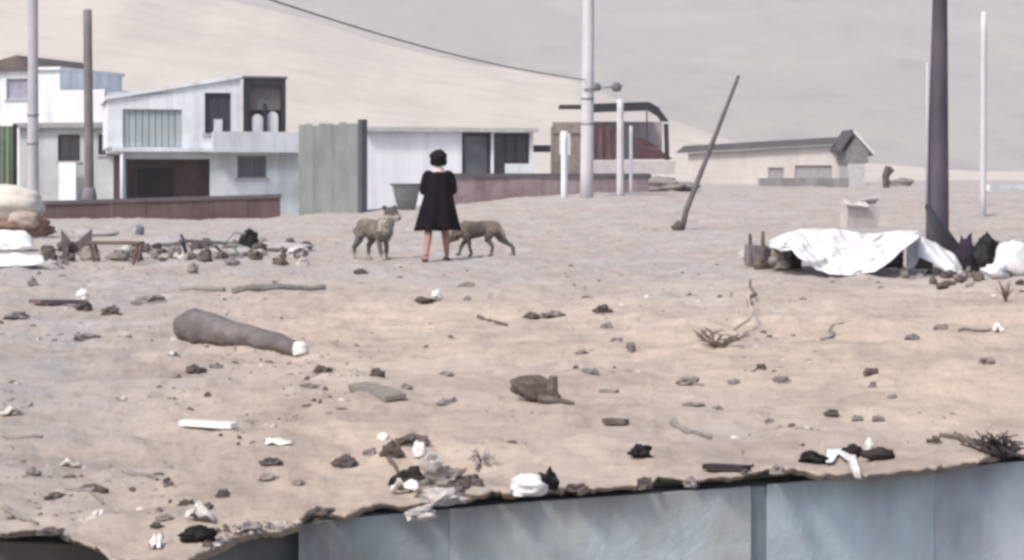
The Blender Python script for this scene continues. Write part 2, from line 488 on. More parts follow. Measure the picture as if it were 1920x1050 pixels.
def build_retaining_wall():
    bounds = [-380, -60, 265, 560, 842, 1424, 1752, 2080, 2380]
    mats = [M('wall_charcoal_shade', (0.07, 0.065, 0.068), var=0.4, scale=3, streak=0.5),  # charcoal colour carries the shade under the overhanging bank at the left end
            M('wall_charcoal_shade', (0.07, 0.065, 0.068)),
            M('wall_dark_grey', (0.19, 0.195, 0.20), var=0.35, scale=3, streak=0.5),
            M('wall_grey_teal', (0.37, 0.43, 0.45), var=0.14, scale=2.4, streak=0.45, col2=(0.22, 0.21, 0.21)),
            M('wall_grey_blue', (0.48, 0.54, 0.56), var=0.12, scale=2.2, streak=0.4, col2=(0.35, 0.355, 0.34)),
            M('wall_light_blue', (0.48, 0.58, 0.63), var=0.10, scale=2.2, streak=0.3, col2=(0.40, 0.42, 0.47)),
            M('wall_lavender', (0.50, 0.54, 0.59), var=0.12, scale=2.2, streak=0.35, col2=(0.32, 0.35, 0.39)),
            M('wall_light_blue', (0.27, 0.335, 0.385))]
    # smooth line of the wall: not the ragged soil edge
    sm = lambda px: float(np.interp(px, [-400, 0, 280, 600, 1000, 1400, 1900, 2400], [6.42, 6.28, 6.18, 6.74, 7.14, 7.48, 8.13, 8.65])) + 0.03
    pt = lambda px, off=0.0: Vector(((px - 960) / F * (sm(px) + off), sm(px) + off, 0))
    r = root('retaining_wall', pt(960) + Vector((0, 0, -2.6)),
             'weathered blue-grey panelled retaining wall holding up the front edge of the littered lot', 'wall')
    core = MB()
    for a, b in zip(bounds, bounds[1:]):
        n = 6
        q = [pt(a + (b - a) * i / n, 0.022 if a > 700 else 0.10) for i in range(n + 1)]
        core.sheet([[p + Vector((0, 0, -2.6)), p + Vector((0, 0, -0.052))] for p in q], 0.2, (0, 0.2, 0))
    core.obj('wall_core', M('wall_joint', (0.27, 0.31, 0.345), var=0.3, scale=4, streak=0.3), r)
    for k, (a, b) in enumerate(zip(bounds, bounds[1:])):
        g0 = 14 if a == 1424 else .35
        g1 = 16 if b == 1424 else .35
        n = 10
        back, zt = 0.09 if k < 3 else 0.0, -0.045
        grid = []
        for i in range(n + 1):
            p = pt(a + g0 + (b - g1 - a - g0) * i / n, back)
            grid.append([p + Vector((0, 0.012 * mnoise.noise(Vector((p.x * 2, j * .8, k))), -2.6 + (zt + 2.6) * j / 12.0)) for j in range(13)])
        add_top_tint(mats[k]); MB().sheet(grid, 0.019, (0, 0.019, 0)).obj('panel', mats[k], r, False, origin=r.location)
build_retaining_wall()

# ------------------------------------------------------------------ facades
class Plane:
    """upright plane through two plan points given as (photo column, depth)"""
    def __init__(s, px0, d0, px1, d1):
        s.a = Vector(((px0 - 960) / F * d0, d0, 0)); s.b = Vector(((px1 - 960) / F * d1, d1, 0))
        s.t = (s.b - s.a).normalized(); s.n = Vector((s.t.y, -s.t.x, 0))      # n points towards the viewer
        s.L = (s.b - s.a).length
    def s_of(s, px):
        k = (px - 960) / F
        return (k * s.a.y - s.a.x) / (s.t.x - k * s.t.y)
    def z_of(s, px, py):
        d = s.a.y + s.t.y * s.s_of(px)
        return CH - (py - HY) / F * d
    def p(s, ss, z, out=0.0):
        q = s.a + s.t * ss + s.n * out
        return Vector((q.x, q.y, z))
    def pxp(s, px, py, out=0.0):
        return s.p(s.s_of(px), s.z_of(px, py), out)
    def block(s, b, s0, s1, z0, z1, o0, o1, z1b=None):
        """solid box from offset o0 (front) back to o1; z1b lets the top slope"""
        zb = z1 if z1b is None else z1b
        bot = [s.p(s0, z0, o0), s.p(s1, z0, o0), s.p(s1, z0, o1), s.p(s0, z0, o1)]
        top = [s.p(s0, z1, o0), s.p(s1, zb, o0), s.p(s1, zb, o1), s.p(s0, z1, o1)]
        b.prism(bot, top); return b
    def pblock(s, b, px0, px1, py0, py1, o0, o1):
        """same, from photo columns and rows (py0 top, py1 bottom, read midway)"""
        pm = (px0 + px1) / 2
        return s.block(b, s.s_of(px0), s.s_of(px1), s.z_of(pm, py1), s.z_of(pm, py0), o0, o1)
    def facade(s, b, s0, s1, z0, ztop, holes, thick=0.22):
        """wall with real openings; ztop(s) gives the upper edge"""
        ss = sorted({s0, s1, *[h[0] for h in holes], *[h[1] for h in holes]})
        zs = sorted({z0, *[h[2] for h in holes], *[h[3] for h in holes]})
        inh = lambda u, v: any(h[0] < u < h[1] and h[2] < v < h[3] for h in holes)
        for u0, u1 in zip(ss, ss[1:]):
            lv = zs + [None]
            for v0, v1 in zip(lv, lv[1:]):
                mv = (v0 + v1) / 2 if v1 is not None else v0 + 0.01
                if inh((u0 + u1) / 2, mv): continue
                a1 = v1 if v1 is not None else ztop(u0); b1 = v1 if v1 is not None else ztop(u1)
                for o, flip in ((0, False), (-thick, True)):
                    q = [s.p(u0, v0, o), s.p(u1, v0, o), s.p(u1, b1, o), s.p(u0, a1, o)]
                    b.add(q[::-1] if flip else q, [(0, 1, 2, 3)])
        for h in holes:
            c = [(h[0], h[2]), (h[1], h[2]), (h[1], h[3]), (h[0], h[3])]
            for (ua, va), (ub, vb) in zip(c, c[1:] + c[:1]):
                b.add([s.p(ua, va, 0), s.p(ub, vb, 0), s.p(ub, vb, -thick), s.p(ua, va, -thick)], [(3, 2, 1, 0)])
        for u in (s0, s1):
            b.add([s.p(u, z0, 0), s.p(u, z0, -thick), s.p(u, ztop(u), -thick), s.p(u, ztop(u), 0)], [(0, 1, 2, 3)])
        b.add([s.p(s0, ztop(s0), 0), s.p(s1, ztop(s1), 0), s.p(s1, ztop(s1), -thick), s.p(s0, ztop(s0), -thick)], [(0, 1, 2, 3)])
        return b
    def hole(s, px0, px1, py0, py1):
        pm = (px0 + px1) / 2
        return (s.s_of(px0), s.s_of(px1), s.z_of(pm, py1), s.z_of(pm, py0))

def window(pl, par, h, glass=None, frame=None, set_back=0.12, bars=1, fw=0.07, rail=False):
    """a window in a hole: frame with mullions, then its panes as sub-parts"""
    frame = frame or DARKFRAME; glass = glass or GLASS
    b = MB(); s0, s1, z0, z1 = h
    o0, o1 = -set_back, -set_back - 0.06
    pl.block(b, s0 + .003, s0 + fw, z0 + .003, z1 - .003, o0, o1); pl.block(b, s1 - fw, s1 - .003, z0 + .003, z1 - .003, o0, o1)
    pl.block(b, s0 + fw, s1 - fw, z1 - fw, z1 - .003, o0, o1); pl.block(b, s0 + fw, s1 - fw, z0 + .003, z0 + fw, o0, o1)
    w = (s1 - s0 - 2 * fw)
    for k in range(1, bars + 1):
        c = s0 + fw + w * k / (bars + 1)
        pl.block(b, c - fw * .35, c + fw * .35, z0 + fw, z1 - fw, o0 - .004, o1)
    f = b.obj('window', frame, par)
    sl = MB(); pl.block(sl, s0 - .08, s1 + .08, z0 - .07, z0 - .003, .07, -.02); sub_ = sl.obj('sill', CONC, f); sub_.location = (0, 0, 0)
    for k in range(bars + 1):
        g = MB(); a = s0 + fw + w * k / (bars + 1) + (fw * .35 if k else 0); c = s0 + fw + w * (k + 1) / (bars + 1) - (fw * .35 if k < bars else 0)
        pl.block(g, a, c, z0 + fw, z1 - fw, -set_back - .025, -set_back - .035)
        o = g.obj('pane', glass, f); o.location = (0, 0, 0)
    return f

def sub(o):
    """child of a part that sits at its thing's frame already"""
    o.location = (0, 0, 0); return o

# ---- the two-storey white house on the left
def build_white_house():
    pl = Plane(200, 68.4, 570, 70)
    base = -0.75
    r = root('white_house', pl.p(pl.L / 2, base, -3), 'white two-storey house with open dark carport and balcony left of the walking person', 'house')
    SL = pl.z_of(480, 285)          # underside of the balcony slab
    s_of, z_of = pl.s_of, pl.z_of
    # lower storey
    car = pl.hole(232, 394, 298, 420); car = (car[0], car[1], base - .01, car[3])
    win = pl.hole(445, 500, 292, 334)
    pl.facade(b := MB(), s_of(226), s_of(570), base, lambda u: SL, [car, win])
    for u in (s_of(226), s_of(570)): pass
    b.obj('wall', CYANW, r)
    side = MB()
    pl.block(side, s_of(570) - .2, s_of(570) - .003, base, SL - .003, -.223, -7)
    pl.block(side, s_of(226) + .003, s_of(226) + .2, base, SL - .003, -.223, -7)
    pl.block(side, s_of(226), s_of(570), base, SL - .003, -7.003, -7.2)
    side.obj('side_wall', CYANW, r)
    window(pl, r, win, GREYGLASS, M('grey_frame', (0.2, 0.2, 0.22)), bars=1)
    # carport interior: maroon back wall, dark doorway, right cheek
    pl.block(b := MB(), s_of(232) - .3, s_of(394) + .5, base, SL - .1, -1.5, -1.65); b.obj('carport_back_wall', MAROON, r)
    pl.block(b := MB(), s_of(262), s_of(330), base, z_of(300, 316), -1.36, -1.49); b.obj('carport_door', INTERIOR, r)
    pl.block(b := MB(), s_of(394) + .02, s_of(394) + .16, base, SL - .12, -.24, -1.49); b.obj('carport_side_wall', DKMAROON, r)
    pl.block(b := MB(), s_of(232) - .14, s_of(232) - .02, base, SL - .12, -.24, -1.49); b.obj('carport_side_wall', DKMAROON, r)
    b = MB().tube([pl.p(s_of(228), base, .25), pl.p(s_of(228), SL + .01, .25)], .06, 10); b.obj('carport_post', WHITE, r, True)
    # floor slab and balcony
    pl.block(b := MB(), s_of(210), s_of(570) + .02, SL, SL + .14, .35, -7.2); b.obj('floor_slab', WHITE, r)
    pl.block(b := MB(), s_of(396), s_of(556), SL - .02, z_of(480, 248), .9, .78)
    pl.block(b, s_of(556) - .1, s_of(556), SL - .02, z_of(480, 248), .777, -.2)
    pl.block(b, s_of(396), s_of(396) + .1, SL - .02, z_of(480, 248), .777, .3)
    b.obj('balcony_parapet', M('balcony_grey_white', (0.55, 0.58, 0.63), var=.15, scale=1.2, streak=.3), r)
    # upper storey with its slanting top
    zl, zr = z_of(202, 188), z_of(451, 146)
    top = lambda u: zl + (zr - zl) * (u - s_of(202)) / (s_of(451) - s_of(202))
    hs = [pl.hole(384, 433, 174, 250), pl.hole(230, 341, 205, 276)]
    pl.facade(b := MB(), s_of(202), s_of(451), SL + .143, top, hs); b.obj('upper_wall', WHITE, r)
    window(pl, r, hs[0], GLASS, M('navy_frame', (0.03, 0.035, 0.075)), bars=1, fw=.16)
    c0 = hs[0]; pl.block(b := MB(), c0[0] + .32, c0[1] - .3, c0[2] + .02, c0[2] + .5, -.02, -.11); b.obj('white_box', WHITE, r)
    # big shuttered opening with boards
    h = hs[1]; n = 9
    for k in range(n):
        a = h[0] + (h[1] - h[0]) * k / n; c = h[0] + (h[1] - h[0]) * (k + 1) / n
        pl.block(b := MB(), a + .012, c - .012, h[2] + .02, h[3] - .02, -.1 - .012 * (k % 2), -.16); b.obj('shutter_board', SHUTTER, r)
    pl.block(b := MB(), h[0], h[1], h[2], h[3], -.17, -.2); b.obj('shutter_backing', INTERIOR, r)
    bk = MB()
    pl.block(bk, s_of(202) + .003, s_of(202) + .2, SL + .143, zl - .02, -.223, -6)
    pl.block(bk, s_of(451) - .2, s_of(451) - .003, SL + .143, zr - .05, -.223, -6)
    pl.block(bk, s_of(202), s_of(451), SL + .143, zl - .02, -6.003, -6.2, zr - .02); bk.obj('upper_side_wall', WHITE, r)
    pl.block(b := MB(), s_of(202) - .12, s_of(451) + .05, zl + .004, zl + .13, .1, -6.3, zr + .13)
    for i in (0, 1, 2, 3): pass
    v = b.v[:]; b.v = v; b.v[1] = tuple(pl.p(s_of(451) + .05, zr + .004, .1)); b.v[2] = tuple(pl.p(s_of(451) + .05, zr + .004, -6.3))
    b.obj('roof', WHITE, r)
    # dark framed balcony room at the right end
    x0, x1, zb, zt = s_of(457), s_of(534), z_of(495, 246), z_of(495, 148)
    fr = MB()
    for u in (x0, x1 - .16): pl.block(fr, u, u + .16, SL + .143, zt, .3, .14)
    pl.block(fr, x0 + .16, x1 - .16, zt - .22, zt, .3, .14); pl.block(fr, x0 + .16, x1 - .16, SL + .143, zb - .06, .3, .2)
    pl.block(fr, (x0 + x1) / 2 - .07, (x0 + x1) / 2 + .07, zb - .06, zt - .9, .29, .2)
    fr.obj('balcony_frame', DARKFRAME, r)
    pl.block(b := MB(), x0 + .16, x1 - .16, zb + .75, zt - .22, .05, -.02); b.obj('balcony_blind', M('grey_blind', (0.15, 0.14, 0.15), var=.3, scale=3), r)
    pl.block(b := MB(), x0 + .02, x1 - .02, SL + .143, zt - .03, -.25, -.4); b.obj('balcony_back_wall', INTERIOR, r)
    pl.block(b := MB(), x0 - .05, x1 + .06, zt + .003, zt + .08, .34, -.42); b.obj('balcony_roof', M('balcony_roof_dark', (0.12, 0.11, 0.12)), r)
    for px, hgt in ((482, .66), (510, .76)):
        su, q = s_of(px), []
        for an in range(0, 181, 20):
            q.append(pl.p(su + .2 * math.cos(R(an)), zb - .06 + hgt - .2 + .2 * math.sin(R(an)), .19))
        q = [pl.p(su + .2, zb - .06, .19)] + q + [pl.p(su - .2, zb - .06, .19)]
        MB().prism(q, [v - pl.n * .06 for v in q]).obj('white_chair_back', WHITE, r)
build_white_house()

# ---- low maroon garden wall in front of it
def wall_thing(name, px0, d0, px1, d1, y0, y1, thick, mat, label, cat='wall', cope=None, below=0.4, y0b=None):
    pl = Plane(px0, d0, px1, d1)
    z0, zt = pl.z_of(px0, y1) - below, pl.z_of(px0, y0)
    zt2 = pl.z_of(px1, y0b if y0b is not None else y0)
    r = root(name, pl.p(pl.L / 2, z0, -thick / 2), label, cat)
    n = max(1, int(pl.L / 1.1))
    for k in range(n):
        a, c = pl.L * k / n, pl.L * (k + 1) / n
        za, zc = zt + (zt2 - zt) * k / n, zt + (zt2 - zt) * (k + 1) / n
        pl.block(b := MB(), a + .004, c - .004, z0, za - (.13 if cope else 0), 0.012 * (k % 3), -thick, zc - (.13 if cope else 0))
        b.obj('wall_bay', mat, r)
    if cope:
        pl.block(b := MB(), -.04, pl.L + .04, zt - .127, zt, .06, -thick - .06, zt2)
        for i, u, zz in ((1, pl.L + .04, zt2), (2, pl.L + .04, zt2)):
            b.v[i] = (b.v[i][0], b.v[i][1], zz - .127)
        b.obj('coping', cope, r)
    return r, pl
wall_thing('garden_wall', 80, 64.5, 526, 66, 377, 405, .25, MAROON, 'low maroon brick garden wall along the foot of the white two-storey house',
           cope=M('coping_dark', (0.12, 0.10, 0.11)), y0b=364)

# ---- grey one-storey annex behind the timber pole
def build_annex():
    pl = Plane(36, 76, 226, 75.5); base = -.75; s_of, z_of = pl.s_of, pl.z_of
    r = root('grey_annex', pl.p(pl.L / 2, base, -2), 'low pale grey building with a dark window behind the timber pole', 'building')
    zt = z_of(130, 240)
    w1, w2 = pl.hole(108, 150, 252, 302), pl.hole(184, 214, 252, 290)
    pl.facade(b := MB(), 0, pl.L, base, lambda u: zt, [w1, w2]); b.obj('wall', GREYW if False else M('annex_pale', (0.44, 0.47, 0.49), var=.2, scale=.8, streak=.4), r)
    window(pl, r, w1); window(pl, r, w2, GREYGLASS)
    pl.block(b := MB(), -.15, pl.L - .02, zt + .003, zt + .2, .3, -4); b.obj('roof', M('annex_roof', (0.28, 0.29, 0.30)), r)
    bk = MB(); pl.block(bk, 0, .2, base, zt, -.223, -3.9); pl.block(bk, pl.L - .25, pl.L - .05, base, zt, -.223, -3.9); pl.block(bk, 0, pl.L - .05, base, zt, -3.903, -4)
    bk.obj('side_wall', GREYW, r)
    pl.block(b := MB(), s_of(118), s_of(150), base, z_of(135, 305), .5, .38); b.obj('white_panel', WHITE, r)
build_annex()

# ---- white gabled house at the very left
def build_gable_house():
    pl = Plane(-150, 92, 112, 90); base = -.8; s_of, z_of = pl.s_of, pl.z_of
    r = root('gabled_house', pl.p(pl.L / 2, base, -3), 'tall white house with dark brown gable at the left edge', 'house')
    zt = z_of(50, 132)
    w = pl.hole(12, 58, 147, 186)
    pl.facade(b := MB(), 0, pl.L, base, lambda u: zt, [w]); b.obj('wall', WHITE, r)
    window(pl, r, w, M('lavender_glass', (0.30, 0.30, 0.40), var=.2, rough=.3), M('lavender_frame', (0.36, 0.36, 0.45)), bars=1)
    bk = MB(); pl.block(bk, .003, .25, base, zt, -.223, -6); pl.block(bk, pl.L - .25, pl.L - .003, base, zt, -.223, -6); pl.block(bk, 0, pl.L, base, zt, -6.003, -6.2)
    bk.obj('side_wall', WHITE, r)
    for k, (a, c, pk) in enumerate(((-60, 60, 12), )):
        s0, s1, sm = s_of(-70), s_of(60), s_of(36)
        zp = z_of(30, 104)
        bot = [pl.p(s0, zt + .005, .25), pl.p(s1, zt + .005, .25), pl.p(sm, zp, .25)]
        b = MB().prism(bot, [q - pl.n * 6.3 for q in bot]); b.obj('gable_roof', ROOFBR, r)
    pl.block(b := MB(), s_of(62), pl.L + .1, zt + .005, zt + .14, .15, -6.3); b.obj('flat_roof', WHITE, r)
    pl2 = Plane(100, 90, 196, 89)
    b = MB(); pl2.block(b, 0, pl2.L, base, pl2.z_of(150, 168), 0, -5); b.obj('rear_block', M('hazy_white', (0.66, 0.66, 0.70), var=.1, scale=.5), r)
build_gable_house()

# ---- green sheet gate at the left edge
def build_gate():
    pl = Plane(-60, 59, 32, 59.5)
    r = root('green_gate', pl.p(pl.L / 2, -.6, 0), 'green sheet-metal gate leaf with a dark post at the left edge', 'gate')
    z0, z1 = -.5, pl.z_of(10, 236)
    n = 8
    for k in range(n):
        a = (pl.L - .12) * k / n; c = (pl.L - .12) * (k + 1) / n
        pl.block(b := MB(), a + .006, c - .006, z0, z1, .02 * (k % 2), -.03); b.obj('sheet', GREEN, r)
    pl.block(b := MB(), pl.L - .115, pl.L, -.6, z1 + .05, .06, -.08); b.obj('post', INTERIOR, r)
build_gate()

# ---- grey-green sheet fence and dark corner post
def build_sheet_fence():
    pl = Plane(560, 66, 682, 63); s_of, z_of = pl.s_of, pl.z_of
    r = root('sheet_fence', pl.p(pl.L / 2, -.6, 0), 'tall grey-green sheet-metal fence ending in a dark corner post', 'fence')
    z0, z1 = -.6, z_of(620, 232); n = 9
    for k in range(n):
        a = (pl.L - .2) * k / n; c = (pl.L - .2) * (k + 1) / n
        g = []
        for i in range(5):
            u = a + (c - a) * i / 4
            o = .025 * math.sin(i / 4 * math.pi)
            g.append([pl.p(u, z0, o), pl.p(u, z1 + .04 * math.sin(k * 2.3), o)])
        MB().sheet(g, .01, tuple(pl.n * -.012)).obj('sheet', GREENGREY, r)
    pl.block(b := MB(), pl.L - .22, pl.L, z0, z_of(675, 224), .08, -.14); b.obj('post', M('post_dark_teal', (0.075, 0.09, 0.10)), r)
    for zz in (.4, 1.9):
        pl.block(b := MB(), 0, pl.L - .225, zz, zz + .08, -.02, -.09); b.obj('rail', METALGREY, r)
build_sheet_fence()

# ---- white bungalow behind the person, with two dark openings
def build_bungalow():
    pl = Plane(686, 70, 1030, 72); base = -.6; s_of, z_of = pl.s_of, pl.z_of
    r = root('white_bungalow', pl.p(pl.L / 2, base, -2), 'white bungalow with two large dark openings behind the walking person', 'house')
    zt = z_of(780, 247); zt2 = z_of(960, 245)
    h1, h2 = pl.hole(866, 922, 247.5, 345), pl.hole(926, 994, 249, 334)
    pl.facade(b := MB(), 0, s_of(1000), base, lambda u: zt, [h1, h2]); b.obj('wall', M('bright_white', (0.78, 0.80, 0.86), var=.1, scale=.6, streak=.4, col2=(0.60, 0.61, 0.65), mixlo=.5, mixhi=.8), r)
    window(pl, r, h1, GREYGLASS, DARKFRAME, bars=0, fw=.14, set_back=.15)
    window(pl, r, h2, M('dark_purple_glass', (0.06, 0.05, 0.065), var=.4, rough=.3), DARKFRAME, bars=2, fw=.1, set_back=.15)
    pl.block(b := MB(), s_of(946), s_of(1000), z_of(970, 326), z_of(970, 307), .16, .05); b.obj('white_sill', WHITE, r)
    pl.block(b := MB(), -.1, s_of(1000) + .1, zt + .004, zt + .16, .3, -5); b.obj('roof', M('bungalow_roof', (0.48, 0.48, 0.48)), r)
    bk = MB(); pl.block(bk, .003, .2, base, zt, -.223, -4.8); pl.block(bk, s_of(1000) - .2, s_of(1000) - .003, base, zt, -.223, -4.8); pl.block(bk, 0, s_of(1000), base, zt, -4.803, -5)
    bk.obj('side_wall', WHITE, r)
    pl.block(b := MB(), s_of(1000) + .003, s_of(1034), z_of(1010, 285), z_of(1010, 272), -.1, -.4); b.obj('ledge', DARKFRAME, r)
build_bungalow()
wall_thing('veranda_wall', 846, 62, 1216, 64, 325, 384, .22, M('brown_pink_render', (0.23, 0.165, 0.175), var=.35, scale=1.2, streak=.5, col2=(0.32, 0.26, 0.27)), 'long low reddish-brown veranda wall with dark coping right of the walking person', cope=M('coping_grey', (0.11, 0.10, 0.115)))

# ---- open kiosk with maroon boards, dark roof
def build_kiosk():
    pl = Plane(1034, 74, 1262, 74); base = 0.2; s_of, z_of = pl.s_of, pl.z_of
    r = root('kiosk', pl.p(pl.L / 2, base, -1.5), 'open kiosk with dark slanting roof edge and maroon boarded sides beside the pale pole', 'kiosk')
    def bar(name, a, c, wd, mat, o=0.0, dep=.12):
        A, C_ = pl.pxp(*a, o), pl.pxp(*c, o)
        d = (C_ - A).normalized(); up = Vector((-d.z, 0, d.x)) if abs(d.x) > abs(d.z) else Vector((1, 0, 0))
        h = wd / 2
        q = [A - up * h, C_ - up * h, C_ + up * h, A + up * h]
        return MB().prism(q, [p + Vector((0, dep, 0)) for p in q]).obj(name, mat, r)
    bar('roof_beam', (1104, 203), (1218, 199), .33, DARKFRAME, .05)
    bar('roof_beam', (1214, 198), (1234, 210), .31, DARKFRAME, .04)
    bar('roof_beam', (1231, 207), (1247, 228), .30, DARKFRAME, .06)
    bar('corner_post', (1249, 232), (1251, 300), .17, DARKFRAME, .02)
    bar('thin_post', (1213, 208), (1213, 262), .05, DARKFRAME, .02, .05)
    # roof slab behind the beams
    pl.block(b := MB(), s_of(1050), s_of(1216), z_of(1150, 200), z_of(1150, 196), -.1, -3); b.obj('roof', ROOFDK, r)
    # boarded sides, each board its own
    n = 6
    for k in range(n):
        a, c = 1106 + 46 * k / n, 1106 + 46 * (k + 1) / n
        pl.block(b := MB(), s_of(a) + .008, s_of(c) - .008, z_of(1130, 300), z_of(1130, 232 + 4 * (k % 3)), .03 * (k % 2), -.06)
        b.obj('board', DKMAROON if k % 2 else M('maroon_board', (0.15, 0.085, 0.09), var=.4, scale=2, streak=.6), r)
    for k in range(2):
        y0, y1 = 256 + 21 * k, 276 + 22 * k
        xa, xb = 1206 + 30 * k, 1236 + 26 * k
        A = [pl.pxp(1186, y0, .0), pl.pxp(xa, y0 + 3, .0), pl.pxp(xb, y1, .0), pl.pxp(1186, y1, .0)]
        MB().prism(A[::-1], [q + Vector((0, .1, 0)) for q in A[::-1]]).obj('board', DKMAROON, r)
    pl.block(b := MB(), s_of(1110), s_of(1250), z_of(1150, 298), z_of(1150, 225), -2.2, -2.3); b.obj('back_wall', M('kiosk_pinkish', (0.36, 0.32, 0.33), var=.2, scale=1.5), r)
    pl.block(b := MB(), s_of(1100), s_of(1266), z_of(1180, 326), z_of(1180, 302), .15, -2.3); b.obj('counter', M('counter_pale', (0.46, 0.43, 0.45), var=.15), r)
    pl.block(b := MB(), s_of(1104), s_of(1222), base - .1, z_of(1180, 327.5), .05, -2.2); b.obj('base', M('kiosk_base', (0.22, 0.21, 0.23), var=.3, scale=2), r)
    # tan gate frame at its left
    pl.block(b := MB(), s_of(1033), s_of(1049), base - .1, z_of(1040, 238), -.05, -.3); b.obj('timber_post', TAN, r)
    pl.block(b := MB(), s_of(1070), s_of(1090), base - .1, z_of(1080, 236), -.05, -.3); b.obj('timber_post', TAN, r)
    pl.block(b := MB(), s_of(1036), s_of(1094), z_of(1060, 250), z_of(1060, 229), -.04 + .06, -.04); b.obj('timber_beam', TAN, r)
    pl.block(b := MB(), s_of(1049) + .003, s_of(1070) - .003, base - .1, z_of(1060, 290), -.1, -.2); b.obj('panel', M('tan_panel', (0.33, 0.30, 0.29)), r)
build_kiosk()

def low_car(px, py):
    pass

# ---- long low building with dark roof and gable porch at the right
def build_long_shed():
    pl = Plane(1286, 118, 1600, 108); s_of, z_of = pl.s_of, pl.z_of; base = 0.1
    r = root('long_shed', pl.p(pl.L / 2, base, -2), 'long low pale building with dark roof band and grey gable end', 'building')
    ze = lambda px: z_of(px, 287 + (269 - 287) * (px - 1286) / 314)
    zr_ = lambda px: z_of(px, 273 + (255 - 273) * (px - 1286) / 314)
    q = [pl.p(0, ze(1286), .4), pl.p(pl.L, ze(1600), .4), pl.p(pl.L, zr_(1600), -.3), pl.p(0, zr_(1286), -.3)]
    MB().prism(q, [p + Vector((0, 4, 0.05)) for p in q]).obj('roof', ROOFDK, r)
    wins = [pl.hole(1440, 1470, 314, 340), pl.hole(1490, 1560, 310, 338)]
    pl.facade(b := MB(), .2, pl.L - .1, base, lambda u: ze(1286) + (ze(1600) - ze(1286)) * u / pl.L - .02, wins); b.obj('wall', M('shed_pale', (0.50, 0.47, 0.46), var=.15, scale=.5, streak=.3), r)
    for w_ in wins: window(pl, r, w_, M('hazy_glass', (0.27, 0.27, 0.29)), M('grey_frame2', (0.33, 0.32, 0.33)), bars=2)
    # gable porch
    g = Plane(1584, 106, 1642, 105)
    pk = g.pxp(1604, 250)
    A = [g.pxp(1586, 306), g.pxp(1628, 306), g.pxp(1628, 285), pk + Vector((0, 0, -.12)), g.pxp(1586, 283)]
    MB().prism(A, [p + Vector((0, 3, 0)) for p in A]).obj('gable_wall', M('gable_dark', (0.17, 0.165, 0.17), var=.3), r)
    A = [g.pxp(1590, 360), g.pxp(1622, 360), g.pxp(1622, 306.5), g.pxp(1590, 306.5)]
    MB().prism(A, [p + Vector((0, 3, 0)) for p in A]).obj('porch_wall', M('porch_grey', (0.36, 0.37, 0.39), var=.2), r)
    for (xa, ya), (xb, yb), mt in (((1604, 248), (1580, 284), ROOFDK), ((1604, 248), (1644, 292), PALEPOLE)):
        a, c = g.pxp(xa, ya, .25), g.pxp(xb, yb, .25); up = Vector((0, 0, .16))
        q = [a, c, c + up, a + up]
        MB().prism(q, [p + Vector((0, 3.6, 0)) for p in q]).obj('roof_slope', mt, r)
build_long_shed()
wall_thing('field_fence', 1424, 84, 1592, 86, 334, 352, .15, M('fence_grey', (0.38, 0.36, 0.355), var=.3, scale=1.2, streak=.4), 'low broken grey wall in front of the long low building', below=.3)
wall_thing('pale_wall', 1856, 70, 2010, 72, 346, 378, .2, WHITE, 'low whitish wall at the right edge behind the thin pale pole')

# ------------------------------------------------------------------ poles
def pole(name, base, top, r0, r1, mat, label, extra=None, n=14, bands=0):
    base, top = Vector(base), Vector(top)
    r = root(name, base, label, 'pole')
    d = top - base
    pts = [base + d * (k / 8) - Vector((0, 0, .3 if k == 0 else 0)) for k in range(9)]
    MB().tube(pts, [r0 + (r1 - r0) * k / 8 for k in range(9)], n).obj('shaft', mat, r, True)
    for k in range(bands):
        c = base + d * (.32 + .11 * k)
        MB().tube([c - d.normalized() * .03, c + d.normalized() * .03], (r0 + (r1 - r0) * .4) + .012, n).obj('band', METALGREY, r, True)
    return r
def up_to(px, py, d): return P(px, py, d)
def base_at(px, py):
    return G(px, py)
b0 = base_at(62, 424); pole('utility_pole', b0, up_to(62, -60, b0.y), .155, .12, LAVPOLE, 'pale lavender concrete pole in front of the gabled house', bands=2)
b0 = base_at(168, 408); r_ = pole('timber_pole', b0, up_to(164, 18, b0.y), .16, .145, BROWNPOLE, 'brown-grey timber pole in front of the grey annex')
MB().lathe([(.24, -.3), (.24, .75), (.2, .95), (.17, 1.0)], b0, 14).obj('concrete_collar', M('collar_grey', (0.2, 0.19, 0.21)), r_, True)
b0 = base_at(1100, 370); r_ = pole('utility_pole', b0, up_to(1104, -60, b0.y), .20, .165, PALEPOLE, 'tall pale concrete pole rising past the kiosk', bands=2)
zc = P(1104, 165, b0.y).z
arm = MB().tube([(b0.x - .1, b0.y - .2, zc - .05), (b0.x + 1.05, b0.y - .2, zc + .05)], .025, 8).obj('cross_arm', METALGREY, r_, True)
for px, w_, h_ in ((1118, .27, .24), (1156, .28, .28)):
    c = P(px, 163, b0.y - .2)
    MB().lathe([(.06, -h_ / 2), (w_ / 2, -h_ * .35), (w_ / 2, h_ * .2), (.07, h_ / 2)], c, 12).obj('insulator', M('insulator_grey', (0.16, 0.16, 0.18)), r_, True)
A, B = P(1098, 150, b0.y), P(330, -60, 30.0)
cb_pts = [A.lerp(B, t / 24) + Vector((0, 0, -1.1 * math.sin(math.pi * t / 24) * .22)) for t in range(25)]
tag(MB().tube(cb_pts, .016, 6).obj('overhead_cable', M('cable_dark', (0.09, 0.09, 0.09)), None, True, origin=A), 'dark overhead cable running from the tall pale pole to the upper left', 'cable')
b0 = base_at(1058, 371); pole('white_post', b0, up_to(1058, 246, b0.y), .10, .10, WHITE, 'short white post left of the tall pale pole')
b0 = base_at(1163, 367); pole('white_post', b0, up_to(1163, 186, b0.y), .11, .10, PALEPOLE, 'slender white post in front of the middle of the kiosk')
b0 = base_at(1183, 362); pole('white_post', b0, up_to(1183, 236, b0.y), .05, .05, WHITE, 'thin white post in front of the maroon boards of the kiosk')
